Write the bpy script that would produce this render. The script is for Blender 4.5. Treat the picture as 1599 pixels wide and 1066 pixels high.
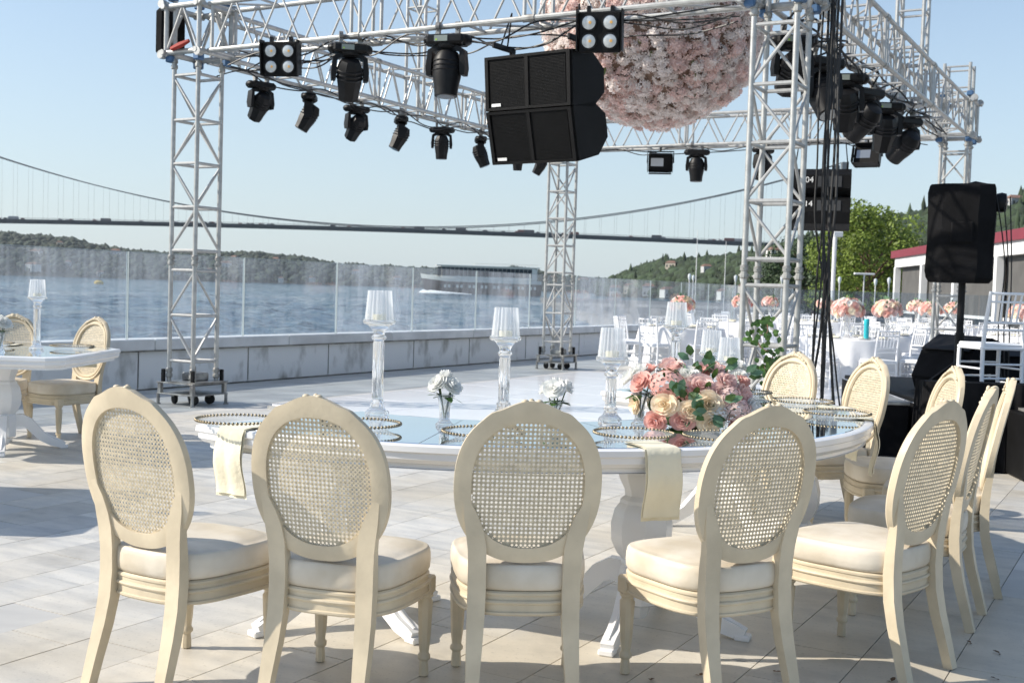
import bpy, math, random
import numpy as np
from mathutils import Vector, Matrix, noise
random.seed(7); rng = np.random.default_rng(11)
S = bpy.context.scene
for o in list(bpy.data.objects): bpy.data.objects.remove(o)
PI = math.pi; R = math.radians

# ---------------------------------------------------------------- camera, sky, sun, exposure
cam = bpy.data.cameras.new('camera'); cam.sensor_width = 36; cam.lens = 1811/1599*36
cam.clip_start = .05; cam.clip_end = 9000
cam.dof.use_dof = True; cam.dof.focus_distance = 4.6; cam.dof.aperture_fstop = 8.5
co = bpy.data.objects.new('camera', cam); S.collection.objects.link(co)
co.matrix_world = Matrix.Translation((0, 0, 1.35)) @ Matrix.Rotation(R(90-2.59), 4, 'X') @ Matrix.Rotation(R(1.783), 4, 'Z')
S.camera = co
SUN_EL, SUN_AZ = R(34), R(183)          # azimuth of the direction towards the sun, counted from +X
W = bpy.data.worlds.new('World'); S.world = W; W.use_nodes = True
wn = W.node_tree; sky = wn.nodes.new('ShaderNodeTexSky'); sky.sky_type = 'NISHITA'; sky.sun_disc = False
sky.sun_elevation = SUN_EL; sky.sun_rotation = PI/2 - SUN_AZ
sky.air_density = 1.0; sky.dust_density = .7; sky.ozone_density = 1.4; sky.altitude = 10
mxs = wn.nodes.new('ShaderNodeMix'); mxs.data_type = 'RGBA'                  # summer haze low in the sky, all round the horizon
tcs = wn.nodes.new('ShaderNodeTexCoord'); sxs = wn.nodes.new('ShaderNodeSeparateXYZ'); mrs = wn.nodes.new('ShaderNodeMapRange')
wn.links.new(tcs.outputs['Generated'], sxs.inputs[0]); wn.links.new(sxs.outputs[2], mrs.inputs[0]); wn.links.new(mrs.outputs[0], mxs.inputs[0])
mrs.inputs[1].default_value = 0; mrs.inputs[2].default_value = .32; mrs.inputs[3].default_value = .80; mrs.inputs[4].default_value = .12
wn.links.new(sky.outputs[0], mxs.inputs[6]); mxs.inputs[7].default_value = (3.25, 3.9, 4.4, 1)
bg = wn.nodes['Background']; wn.links.new(mxs.outputs[2], bg.inputs[0]); bg.inputs[1].default_value = .122
sl = bpy.data.lights.new('sun', 'SUN'); sl.energy = 4.2; sl.angle = R(.55); sl.color = (1, .93, .82)
so = bpy.data.objects.new('sun', sl); S.collection.objects.link(so)
sd = Vector((math.cos(SUN_EL)*math.cos(SUN_AZ), math.cos(SUN_EL)*math.sin(SUN_AZ), math.sin(SUN_EL)))
so.rotation_euler = (-sd).to_track_quat('-Z', 'Y').to_euler(); so.location = (-20, -2, 15)
S.view_settings.view_transform = 'Standard'; S.view_settings.look = 'None'
S.view_settings.exposure = .60; S.view_settings.gamma = 1
S.render.engine = 'CYCLES'
S.cycles.max_bounces = 10; S.cycles.transparent_max_bounces = 24; S.cycles.transmission_bounces = 8

# ---------------------------------------------------------------- helpers
COL = S.collection
class MB:
    def __init__(s): s.v = []; s.f = []
    def add(s, v, f):
        n = len(s.v); s.v.extend([tuple(p) for p in v]); s.f.extend([tuple(i+n for i in q) for q in f]); return s
    def box(s, c, d, M=None, b=0.0):
        x, y, z = d[0]/2, d[1]/2, d[2]/2
        if b <= 0:
            v = [(i*x, j*y, k*z) for k in (-1, 1) for j in (-1, 1) for i in (-1, 1)]
            f = [(0,2,3,1),(4,5,7,6),(0,1,5,4),(2,6,7,3),(0,4,6,2),(1,3,7,5)]
        else:
            v = []; f = []
            idx = {}
            for k in (-1, 1):
                for j in (-1, 1):
                    for i in (-1, 1):
                        for ax in range(3):
                            p = [i*(x-b), j*(y-b), k*(z-b)]; p[ax] = (i*x, j*y, k*z)[ax]
                            idx[(i,j,k,ax)] = len(v); v.append(tuple(p))
            I = lambda i,j,k,a: idx[(i,j,k,a)]
            for q in (-1, 1):
                f.append((I(q,-1,-1,0),I(q,1,-1,0),I(q,1,1,0),I(q,-1,1,0))[::q])
                f.append((I(-1,q,-1,1),I(-1,q,1,1),I(1,q,1,1),I(1,q,-1,1))[::q])
                f.append((I(-1,-1,q,2),I(1,-1,q,2),I(1,1,q,2),I(-1,1,q,2))[::q])
            for p in (-1, 1):
                for q in (-1, 1):
                    f.append((I(p,q,-1,0),I(p,q,1,0),I(p,q,1,1),I(p,q,-1,1))[::-p*q])
                    f.append((I(p,-1,q,0),I(p,1,q,0),I(p,1,q,2),I(p,-1,q,2))[::p*q])
                    f.append((I(-1,p,q,1),I(1,p,q,1),I(1,p,q,2),I(-1,p,q,2))[::-p*q])
            for i in (-1, 1):
                for j in (-1, 1):
                    for k in (-1, 1):
                        f.append((I(i,j,k,0),I(i,j,k,1),I(i,j,k,2))[::i*j*k])
        if M is not None: v = [M @ Vector(p) for p in v]
        return s.add([(p[0]+c[0], p[1]+c[1], p[2]+c[2]) for p in v], f)
    def tube(s, path, r, n=8, closed=False, caps=True, sq=None):
        P = [Vector(p) for p in path]; m = len(P)
        rr = r if hasattr(r, '__len__') else [r]*m
        nrm = None; base = len(s.v); V = []
        for i in range(m):
            if closed: t = P[(i+1) % m]-P[i-1]
            else: t = P[min(i+1, m-1)]-P[max(i-1, 0)]
            if t.length < 1e-9: t = Vector((0, 0, 1))
            t.normalize()
            if nrm is None:
                nrm = t.orthogonal().normalized() if sq is None else (Vector(sq)-t*t.dot(Vector(sq))).normalized()
            else: nrm = (nrm-t*t.dot(nrm)).normalized()
            bn = t.cross(nrm)
            for k in range(n):
                a = 2*PI*(k+.5)/n
                ra = rr[i]
                if isinstance(ra, tuple): V.append(P[i]+nrm*math.cos(a)*ra[0]*1.414+bn*math.sin(a)*ra[1]*1.414)
                else: V.append(P[i]+nrm*math.cos(a)*ra+bn*math.sin(a)*ra)
        F = []
        for i in range(m if closed else m-1):
            j = (i+1) % m
            for k in range(n):
                l = (k+1) % n; F.append((i*n+k, i*n+l, j*n+l, j*n+k))
        if caps and not closed:
            F.append(tuple(range(n))[::-1]); F.append(tuple((m-1)*n+k for k in range(n)))
        return s.add(V, F)
    def cyl(s, a, b, r, n=8, r2=None): return s.tube([a, b], [r, r if r2 is None else r2], n)
    def lathe(s, prof, n=16, c=(0, 0, 0), M=None, flute=0, fn=0, caps=True):
        V = []; F = []
        for (r, z) in prof:
            for k in range(n):
                a = 2*PI*k/n; q = r*(1+(flute*math.cos(a*fn) if fn else 0))
                V.append(Vector((q*math.cos(a), q*math.sin(a), z)))
        m = len(prof)
        for i in range(m-1):
            for k in range(n):
                l = (k+1) % n; F.append((i*n+k, i*n+l, (i+1)*n+l, (i+1)*n+k))
        if caps:
            F.append(tuple(range(n))[::-1]); F.append(tuple((m-1)*n+k for k in range(n)))
        if M is not None: V = [M @ p for p in V]
        return s.add([(p[0]+c[0], p[1]+c[1], p[2]+c[2]) for p in V], F)
    def ell(s, c, d, nu=10, nv=6, M=None):
        pr = [(math.sin(PI*i/nv), -math.cos(PI*i/nv)) for i in range(nv+1)]
        pr[0] = (.02, -1); pr[-1] = (.02, 1)
        D = Matrix.Diagonal((d[0], d[1], d[2], 1))
        return s.lathe(pr, nu, c, (M @ D if M is not None else D))
    def build(s, name, mat, parent=None, smooth=35, loc=None, rot=None):
        me = bpy.data.meshes.new(name); me.from_pydata(s.v, [], s.f)
        return link(name, me, mat, parent, smooth, loc, rot)
def link(name, me, mat, parent=None, smooth=35, loc=None, rot=None):
    if mat is not None and not len(me.materials): me.materials.append(mat)
    if smooth and len(me.polygons):
        me.polygons.foreach_set('use_smooth', [True]*len(me.polygons)); me.set_sharp_from_angle(angle=R(smooth))
    o = bpy.data.objects.new(name, me); COL.objects.link(o)
    if parent is not None: o.parent = parent
    if loc is not None: o.location = loc
    if rot is not None: o.rotation_euler = rot
    return o
def npmesh(name, V, F):
    me = bpy.data.meshes.new(name); V = np.asarray(V, np.float32); F = np.asarray(F, np.int32)
    me.vertices.add(len(V)); me.vertices.foreach_set('co', V.ravel())
    k = F.shape[1]; me.loops.add(F.size); me.loops.foreach_set('vertex_index', F.ravel())
    me.polygons.add(len(F)); me.polygons.foreach_set('loop_start', np.arange(0, F.size, k, dtype=np.int32))
    me.update(calc_edges=True); me.validate(); return me
def tag(o, label=None, cat=None, group=None, kind=None):
    if label: o['label'] = label
    if cat: o['category'] = cat
    if group: o['group'] = group
    if kind: o['kind'] = kind
    return o
def thing(name, label, cat, loc=(0, 0, 0), rz=0, group=None):
    o = bpy.data.objects.new(name, None); COL.objects.link(o); o.empty_display_size = .1
    o.location = loc; o.rotation_euler = (0, 0, rz)
    return tag(o, label, cat, group)
KIDS = {}
def copy_tree(o, parent=None):
    c = o.copy(); COL.objects.link(c)
    if parent is not None: c.parent = parent
    for ch in [x for x in bpy.data.objects if x.parent == o] if o.name not in KIDS else KIDS[o.name]: copy_tree(ch, c)
    return c
def kids(o):                                  # cache the children of a prototype before copying it in a loop
    ch = [x for x in bpy.data.objects if x.parent == o]; KIDS[o.name] = ch
    for c in ch: kids(c)
def place(proto, first, loc, rz, label=None, group=None):
    o = proto if first else copy_tree(proto)
    o.location = loc; o.rotation_euler = (0, 0, rz)
    if label: o['label'] = label
    if group: o['group'] = group
    return o

# ---------------------------------------------------------------- materials
def mat(name, col, rough=.5, metal=0, var=.0, scale=8, bump=0, bscale=None, rnd=0, isl=0, spec=None, col2=None, stretch=None, detail=4, trans=0, ior=1.45, sheen=0, sss=0, contrast=(.35, .65), warm=None, thin=0, grit=0):
    m = bpy.data.materials.new(name); m.use_nodes = True; t = m.node_tree; L = t.links.new
    p = t.nodes['Principled BSDF']
    p.inputs['Base Color'].default_value = (*col, 1); p.inputs['Roughness'].default_value = rough; p.inputs['Metallic'].default_value = metal
    if spec is not None: p.inputs['Specular IOR Level'].default_value = spec
    if trans: p.inputs['Transmission Weight'].default_value = trans; p.inputs['IOR'].default_value = ior
    if sheen: p.inputs['Sheen Weight'].default_value = sheen
    out = None
    if var or col2 or bump:
        tc = t.nodes.new('ShaderNodeTexCoord'); mp = t.nodes.new('ShaderNodeMapping'); L(tc.outputs['Object'], mp.inputs[0])
        if stretch: mp.inputs['Scale'].default_value = stretch
        if rnd:
            oi = t.nodes.new('ShaderNodeObjectInfo'); mul = t.nodes.new('ShaderNodeMath'); mul.operation = 'MULTIPLY'; mul.inputs[1].default_value = 37
            L(oi.outputs['Random'], mul.inputs[0]); cx = t.nodes.new('ShaderNodeCombineXYZ'); L(mul.outputs[0], cx.inputs[0]); L(mul.outputs[0], cx.inputs[2]); L(cx.outputs[0], mp.inputs['Location'])
        nz = t.nodes.new('ShaderNodeTexNoise'); nz.inputs['Scale'].default_value = scale; nz.inputs['Detail'].default_value = detail; L(mp.outputs[0], nz.inputs['Vector'])
        if var or col2:
            rp = t.nodes.new('ShaderNodeValToRGB'); L(nz.outputs[0], rp.inputs[0])
            rp.color_ramp.elements[0].position = contrast[0]; rp.color_ramp.elements[1].position = contrast[1]
            a = col2 if col2 else tuple(c*(1-var) for c in col)
            rp.color_ramp.elements[0].color = (*a, 1); rp.color_ramp.elements[1].color = (*(col if col2 else tuple(min(1, c*(1+var*.5)) for c in col)), 1)
            out = rp.outputs[0]; L(out, p.inputs['Base Color'])
        if bump:
            n2 = t.nodes.new('ShaderNodeTexNoise'); n2.inputs['Scale'].default_value = bscale or scale*3; n2.inputs['Detail'].default_value = 5; L(mp.outputs[0], n2.inputs['Vector'])
            bp = t.nodes.new('ShaderNodeBump'); bp.inputs['Strength'].default_value = bump; bp.inputs['Distance'].default_value = .02
            L(n2.outputs[0], bp.inputs['Height']); L(bp.outputs[0], p.inputs['Normal'])
    if warm is not None:                      # patches of a second, warmer stone colour with soft borders, laid over the world
        g_ = t.nodes.new('ShaderNodeNewGeometry'); nw = t.nodes.new('ShaderNodeTexNoise'); nw.inputs['Scale'].default_value = .9; nw.inputs['Detail'].default_value = 5; L(g_.outputs['Position'], nw.inputs['Vector'])
        rw = t.nodes.new('ShaderNodeMapRange'); rw.inputs[1].default_value = .42; rw.inputs[2].default_value = .74; rw.inputs[4].default_value = .65; 
        vm = t.nodes.new('ShaderNodeVectorMath'); vm.operation = 'DISTANCE'; L(g_.outputs['Position'], vm.inputs[0]); vm.inputs[1].default_value = (.7, 4.3, 0)      # the much-walked dusty ground round the table
        dr = t.nodes.new('ShaderNodeMapRange'); L(vm.outputs['Value'], dr.inputs[0]); dr.inputs[1].default_value = .6; dr.inputs[2].default_value = 2.6; dr.inputs[3].default_value = .22; dr.inputs[4].default_value = 0
        sm = t.nodes.new('ShaderNodeMath'); L(nw.outputs[0], sm.inputs[0]); L(dr.outputs[0], sm.inputs[1]); L(sm.outputs[0], rw.inputs[0])
        mw = t.nodes.new('ShaderNodeMix'); mw.data_type = 'RGBA'; L(rw.outputs[0], mw.inputs[0]); L(out, mw.inputs[6]); mw.inputs[7].default_value = (*warm, 1); out = mw.outputs[2]; L(out, p.inputs['Base Color'])
    if grit:                                  # fine dirt: specks and dull smudges
        g2 = t.nodes.new('ShaderNodeNewGeometry'); n4 = t.nodes.new('ShaderNodeTexNoise'); n4.inputs['Scale'].default_value = 65; n4.inputs['Detail'].default_value = 3; L(g2.outputs['Position'], n4.inputs['Vector'])
        n5 = t.nodes.new('ShaderNodeTexNoise'); n5.inputs['Scale'].default_value = 3.2; n5.inputs['Detail'].default_value = 8; n5.inputs['Roughness'].default_value = .65; L(g2.outputs['Position'], n5.inputs['Vector'])
        a1 = t.nodes.new('ShaderNodeMapRange'); L(n4.outputs[0], a1.inputs[0]); a1.inputs[1].default_value = .60; a1.inputs[2].default_value = .72; a1.inputs[3].default_value = 0; a1.inputs[4].default_value = grit
        a2 = t.nodes.new('ShaderNodeMapRange'); L(n5.outputs[0], a2.inputs[0]); a2.inputs[1].default_value = .52; a2.inputs[2].default_value = .75; a2.inputs[3].default_value = 0; a2.inputs[4].default_value = grit*1.1
        ma = t.nodes.new('ShaderNodeMath'); ma.operation = 'MAXIMUM'; L(a1.outputs[0], ma.inputs[0]); L(a2.outputs[0], ma.inputs[1])
        mg = t.nodes.new('ShaderNodeMix'); mg.data_type = 'RGBA'; L(ma.outputs[0], mg.inputs[0]); L(out, mg.inputs[6]); mg.inputs[7].default_value = (.20, .185, .16, 1); out = mg.outputs[2]; L(out, p.inputs['Base Color'])
    if rnd or isl:
        src = t.nodes.new('ShaderNodeObjectInfo').outputs['Random'] if rnd else t.nodes.new('ShaderNodeNewGeometry').outputs['Random Per Island']
        mr = t.nodes.new('ShaderNodeMapRange'); L(src, mr.inputs[0]); k = rnd or isl
        mr.inputs[3].default_value = 1-k; mr.inputs[4].default_value = 1+k*.6
        hs = t.nodes.new('ShaderNodeHueSaturation'); L(mr.outputs[0], hs.inputs['Value'])
        if out is not None: L(out, hs.inputs['Color'])
        else: hs.inputs['Color'].default_value = (*col, 1)
        L(hs.outputs[0], p.inputs['Base Color']); out = hs.outputs[0]
    if thin:                                  # thin petals and leaves let light through
        tl = t.nodes.new('ShaderNodeBsdfTranslucent'); tl.inputs[0].default_value = (*col, 1)
        if out is not None: L(out, tl.inputs[0])
        mx = t.nodes.new('ShaderNodeMixShader'); mx.inputs[0].default_value = thin; L(p.outputs[0], mx.inputs[1]); L(tl.outputs[0], mx.inputs[2]); L(mx.outputs[0], t.nodes['Material Output'].inputs[0])
    return m
def glassmat(name, tint=(.92, .96, .97), refl=.09, dirt=.0, rough=.03, fr=1.45, dirtcol=(.8, .8, .8), rail=False):
    """clear sheet glass: see-through with a Fresnel reflection and, if asked, a film of dried spray and smears"""
    m = bpy.data.materials.new(name); m.use_nodes = True; t = m.node_tree; L = t.links.new
    for n in list(t.nodes): t.nodes.remove(n)
    o = t.nodes.new('ShaderNodeOutputMaterial'); tr = t.nodes.new('ShaderNodeBsdfTransparent'); tr.inputs[0].default_value = (*tint, 1)
    gl = t.nodes.new('ShaderNodeBsdfGlossy'); gl.inputs['Roughness'].default_value = rough; gl.inputs[0].default_value = (1, 1, 1, 1)
    fz = t.nodes.new('ShaderNodeFresnel'); fz.inputs[0].default_value = fr
    ge = t.nodes.new('ShaderNodeNewGeometry'); fm_ = t.nodes.new('ShaderNodeMath'); fm_.operation = 'MULTIPLY'; iv_ = t.nodes.new('ShaderNodeMath'); iv_.operation = 'SUBTRACT'; iv_.inputs[0].default_value = 1
    L(ge.outputs['Backfacing'], iv_.inputs[1]); L(iv_.outputs[0], fm_.inputs[0]); L(fz.outputs[0], fm_.inputs[1])   # the straight-through ray must not be totally reflected at the far face
    mx = t.nodes.new('ShaderNodeMixShader'); L(fm_.outputs[0], mx.inputs[0]); L(tr.outputs[0], mx.inputs[1]); L(gl.outputs[0], mx.inputs[2])
    last = mx.outputs[0]
    if dirt:
        tc = t.nodes.new('ShaderNodeTexCoord'); mp = t.nodes.new('ShaderNodeMapping'); mp.inputs['Scale'].default_value = (1.6, 1.6, .55); L(tc.outputs['Object'], mp.inputs[0])
        nz = t.nodes.new('ShaderNodeTexNoise'); nz.inputs['Scale'].default_value = 1.3; nz.inputs['Detail'].default_value = 7; nz.inputs['Roughness'].default_value = .62; L(mp.outputs[0], nz.inputs['Vector'])
        n3 = t.nodes.new('ShaderNodeTexNoise'); n3.inputs['Scale'].default_value = 9; n3.inputs['Detail'].default_value = 3
        m3 = t.nodes.new('ShaderNodeMapping'); m3.inputs['Scale'].default_value = (2.2, 2.2, .12); L(tc.outputs['Object'], m3.inputs[0]); L(m3.outputs[0], n3.inputs['Vector'])
        ad = t.nodes.new('ShaderNodeMath'); ad.operation = 'MULTIPLY_ADD'; L(n3.outputs[0], ad.inputs[0]); ad.inputs[1].default_value = .45; L(nz.outputs[0], ad.inputs[2])
        mr = t.nodes.new('ShaderNodeMapRange'); mr.inputs[1].default_value = .45; mr.inputs[2].default_value = 1.05; mr.inputs[3].default_value = dirt*.35; mr.inputs[4].default_value = dirt*1.7; L(ad.outputs[0], mr.inputs[0])
        if rail:                                  # some panes are cleaner than others, and the streaks run down them
            mr.inputs[1].default_value = .52; mr.inputs[2].default_value = .95; mr.inputs[3].default_value = dirt*.25; mr.inputs[4].default_value = dirt*2.3
            oi = t.nodes.new('ShaderNodeObjectInfo'); rr_ = t.nodes.new('ShaderNodeMapRange'); L(oi.outputs['Random'], rr_.inputs[0]); rr_.inputs[3].default_value = .45; rr_.inputs[4].default_value = 1.35
            cx_ = t.nodes.new('ShaderNodeCombineXYZ'); ml_ = t.nodes.new('ShaderNodeMath'); ml_.operation = 'MULTIPLY'; ml_.inputs[1].default_value = 50; L(oi.outputs['Random'], ml_.inputs[0]); L(ml_.outputs[0], cx_.inputs[1]); L(cx_.outputs[0], mp.inputs['Location'])
            mm_ = t.nodes.new('ShaderNodeMath'); mm_.operation = 'MULTIPLY'; L(mr.outputs[0], mm_.inputs[0]); L(rr_.outputs[0], mm_.inputs[1]); mr = mm_
        df = t.nodes.new('ShaderNodeBsdfDiffuse'); df.inputs[0].default_value = (*dirtcol, 1)
        tl = t.nodes.new('ShaderNodeBsdfTranslucent'); tl.inputs[0].default_value = (*dirtcol, 1)
        dm = t.nodes.new('ShaderNodeMixShader'); dm.inputs[0].default_value = .5; L(df.outputs[0], dm.inputs[1]); L(tl.outputs[0], dm.inputs[2])
        m2 = t.nodes.new('ShaderNodeMixShader'); L(mr.outputs[0], m2.inputs[0]); L(last, m2.inputs[1]); L(dm.outputs[0], m2.inputs[2]); last = m2.outputs[0]
    L(last, o.inputs[0]); return m
m_tile = mat('marble_paving', (.61, .59, .545), .46, col2=(.43, .43, .42), scale=2.4, stretch=(1.2, 4.8, 1), rnd=.13, bump=.08, bscale=45, contrast=(.3, .62), warm=(.58, .50, .365), detail=10, grit=.35)
m_tile2 = mat('marble_paving_far', (.58, .565, .525), .5, col2=(.43, .42, .40), scale=1.2, stretch=(1, 2.4, 1), isl=.10, bump=.06, bscale=22, contrast=(.3, .62))
m_mortar = mat('mortar', (.20, .19, .17), .9, var=.3, scale=6)
m_conc = mat('weathered_concrete', (.74, .74, .73), .85, col2=(.30, .29, .265), scale=3.4, bump=.25, bscale=14, rnd=.07, detail=12, contrast=(.26, .46), stretch=(1, 1, .55))
m_cope = mat('coping_stone', (.72, .72, .715), .75, col2=(.54, .54, .535), scale=2.2, bump=.15, bscale=20, rnd=.06)
m_strip = mat('dark_strip', (.22, .21, .18), .95, var=.6, scale=5)
m_glassrail = glassmat('smeared_glass', dirt=.12, rail=True, dirtcol=(.66, .70, .77), tint=(.86, .90, .93))
m_gedge = mat('glass_edge', (.42, .48, .49), .4, spec=.3)
m_alu = mat('aluminium_tube', (.45, .45, .435), .42, .5, var=.16, scale=14, bump=.05, bscale=60)
m_alu2 = mat('aluminium_brace', (.46, .46, .45), .46, .45, rnd=.06, var=.1, scale=10)
m_steel = mat('galvanised_steel', (.42, .42, .40), .5, .6, col2=(.2, .19, .18), scale=9)
m_black = mat('black_plastic', (.009, .009, .010), .45, var=.3, scale=20, spec=.22)
m_blackc = mat('black_paint_textured', (.006, .006, .0065), .6, bump=.25, bscale=160, var=.25, scale=6, spec=.16)
m_blackf = mat('black_cloth', (.008, .008, .009), .9, bump=.35, bscale=9, var=.4, scale=4, spec=.15)
m_rubber = mat('rubber', (.012, .012, .012), .7)
m_cable = mat('black_cable', (.008, .008, .009), .5)
m_lens = mat('lamp_glass', (.30, .32, .34), .12, .6)
m_reflector = mat('lamp_reflector', (.62, .63, .62), .35, .4, var=.15, scale=30)
m_amber = mat('amber_chip', (.75, .42, .12), .5)
m_white_print = mat('white_print', (.75, .75, .73), .6)
m_lcd = mat('display_panel', (.24, .27, .24), .25)
m_bluesteel = mat('blue_clamp', (.06, .13, .25), .45, .2)
m_red = mat('red_strap', (.35, .03, .02), .7)
m_cream = mat('cream_lacquer', (.61, .52, .375), .44, var=.13, scale=7, bump=.06, bscale=55, rnd=.06, spec=.35, detail=8)
m_cane = mat('woven_cane', (.63, .545, .395), .6, var=.18, scale=60, rnd=.05)
m_cush = mat('ivory_leatherette', (.70, .635, .53), .5, col2=(.55, .475, .36), scale=4.2, bump=.22, bscale=9, rnd=.06, contrast=(.36, .60), detail=9)
m_white = mat('white_lacquer', (.80, .80, .80), .22, var=.05, scale=4, spec=.5)
m_mirror = mat('mirror_glass', (.80, .86, .90), .025, 1.0, var=.03, scale=3)
m_napkin = mat('cream_napkin', (.80, .74, .56), .8, bump=.15, bscale=50, sheen=.2, var=.06, scale=6)
def crystalmat(name, milk):
    m = bpy.data.materials.new(name); m.use_nodes = True; t = m.node_tree; L = t.links.new; p = t.nodes['Principled BSDF']
    p.inputs['Base Color'].default_value = (.97, .98, .98, 1); p.inputs['Roughness'].default_value = .04; p.inputs['IOR'].default_value = 1.47; p.inputs['Transmission Weight'].default_value = 1
    tl = t.nodes.new('ShaderNodeBsdfTranslucent'); tl.inputs[0].default_value = (.92, .94, .95, 1); df = t.nodes.new('ShaderNodeBsdfDiffuse'); df.inputs[0].default_value = (.92, .94, .95, 1)
    a = t.nodes.new('ShaderNodeMixShader'); a.inputs[0].default_value = .5; L(tl.outputs[0], a.inputs[1]); L(df.outputs[0], a.inputs[2])
    b = t.nodes.new('ShaderNodeMixShader'); b.inputs[0].default_value = milk; L(p.outputs[0], b.inputs[1]); L(a.outputs[0], b.inputs[2]); L(b.outputs[0], t.nodes['Material Output'].inputs[0]); return m
m_crystal = crystalmat('crystal', .16)
m_shade = glassmat('pleated_glass', tint=(.95, .96, .97), fr=1.6, rough=.06, dirt=.30, dirtcol=(.92, .93, .94))
m_plate = glassmat('charger_glass', tint=(.97, .98, .98), fr=1.6, rough=.03, dirt=.13, dirtcol=(.85, .88, .9))
m_bead = mat('beaded_rim', (.33, .27, .18), .30, .9, var=.3, scale=60)
m_wax = mat('candle_wax', (.85, .78, .55), .5)
m_rosew = mat('white_petal', (.86, .86, .83), .6, var=.05, scale=20, rnd=.04, thin=.35)
m_rosep = mat('pink_petal', (.82, .42, .36), .6, col2=(.88, .62, .56), scale=11, rnd=.08, thin=.35)
m_rosec = mat('cream_petal', (.92, .85, .70), .6, col2=(.92, .76, .56), scale=8, rnd=.05, thin=.35)
m_rosel = mat('blush_petal', (.84, .58, .54), .6, col2=(.90, .72, .67), scale=10, rnd=.08, thin=.35)
m_leaf = mat('leaf', (.06, .12, .03), .45, isl=.45, spec=.4, thin=.25)
m_leaf2 = mat('eucalyptus_leaf', (.14, .26, .15), .5, isl=.3, thin=.25)
m_blossom = mat('blossom_petal', (.92, .74, .69), .7, isl=.14, thin=.5)
m_blossom2 = mat('blossom_petal_pale', (.95, .88, .84), .7, isl=.08, thin=.5)
m_twig = mat('brown_twig', (.16, .09, .06), .8, var=.4, scale=30)
m_cloth = mat('white_tablecloth', (.80, .80, .81), .75, bump=.1, bscale=12, var=.04, scale=5)
m_chiav = mat('white_resin', (.82, .83, .85), .3, spec=.5)
m_teal = mat('teal_glass', (.02, .42, .48), .2, spec=.6)
m_floor = mat('white_gloss_floor', (.86, .86, .88), .13, rnd=.03, spec=.6, var=.03, scale=3)
# ---------------------------------------------------------------- the setting
UA = .51652                                    # the terrace, wall and truss share one grid turned by this angle
U = Vector((math.cos(UA), -math.sin(UA), 0)); V_ = Vector((math.sin(UA), math.cos(UA), 0))
O = Vector((-3.441, 12.51, 0)); TW, TD = 6.346, 8.543
GR = -UA
def grid(a, b, z=0): return Vector((0, 0, z))+U*a+V_*b          # grid coordinates measured from the camera's foot
WALL_A = -10.75                                # signed distance of the wall face along U
# terrace bed (dark mortar) with the paving on top
terr = MB()
p0 = grid(WALL_A-.35, -16); p1 = grid(WALL_A-.35, 36)
P = [(p0.x, p0.y), (70, p0.y), (70, 36.6), (8.9, 36.6)]
top = [(x, y, -.005) for x, y in P]; bot = [(x, y, -2.6) for x, y in P]
terr.add(top+bot, [(0, 1, 2, 3), (7, 6, 5, 4)]+[(i, i+4, (i+1) % 4+4, (i+1) % 4) for i in range(4)])
tag(terr.build('terrace', m_mortar, smooth=0), kind='structure')
terrace = bpy.data.objects['terrace']
# paving rows run along V_, .312 wide; 300 nearest stones are objects of their own
TWD = .312
stones = []
a0 = -.645
for i in range(-36, 62):
    aa = a0+i*TWD
    if aa < WALL_A+.05 or aa > 18: continue
    b = -7+random.random()*.6
    while b < 34:
        ln = random.choice((.46, .62, .62, .62, .78)) if b > -2 else .62
        c = grid(aa+TWD/2, b+ln/2)
        if c.y > 1.2 and c.y < 36.2 and abs(c.x-.0) < .62*c.y+2.6: stones.append((c, ln))
        elif c.y <= 36 and b < 20 and abs(c.x) < 7 and c.y > -3: stones.append((c, ln))
        b += ln
def seen(c):
    return c.y > 3.2 and abs(c.x) < .46*c.y
near = sorted([s for s in stones if seen(s[0])], key=lambda s: s[0].length)[:300]
nid = set(id(s) for s in near)
tmesh = {}
def stone_mesh(ln):
    m = MB(); w, l = TWD-.004, ln-.004
    m.add([(-w/2, -l/2, -.013), (w/2, -l/2, -.013), (w/2, l/2, -.013), (-w/2, l/2, -.013), (-w/2, -l/2, 0), (w/2, -l/2, 0), (w/2, l/2, 0), (-w/2, l/2, 0)],
          [(0, 1, 5, 4), (1, 2, 6, 5), (2, 3, 7, 6), (3, 0, 4, 7), (4, 5, 6, 7)])
    return m
for c, ln in near:
    if ln not in tmesh:
        me = bpy.data.meshes.new('paving_stone'); q = stone_mesh(ln); me.from_pydata(q.v, [], q.f); me.materials.append(m_tile); tmesh[ln] = me
    o = bpy.data.objects.new('paving_stone', tmesh[ln]); COL.objects.link(o); o.parent = terrace
    o.location = (c.x, c.y, random.uniform(-.0006, .0006)); o.rotation_euler = (random.gauss(0, .0008), random.gauss(0, .0008), GR+random.choice((0, PI)))
fm = MB()
base = {l: stone_mesh(l) for l in (.46, .62, .78)}
cg, sg = math.cos(GR), math.sin(GR)
for s in stones:
    if id(s) in nid: continue
    c, ln = s; q = base[ln]; dz = random.uniform(-.0012, .0012)
    fm.add([(c.x+x*cg-y*sg, c.y+x*sg+y*cg, z+dz) for x, y, z in q.v], q.f)
tag(fm.build('paving_field', m_tile2, terrace, smooth=0), kind='stuff')

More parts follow.
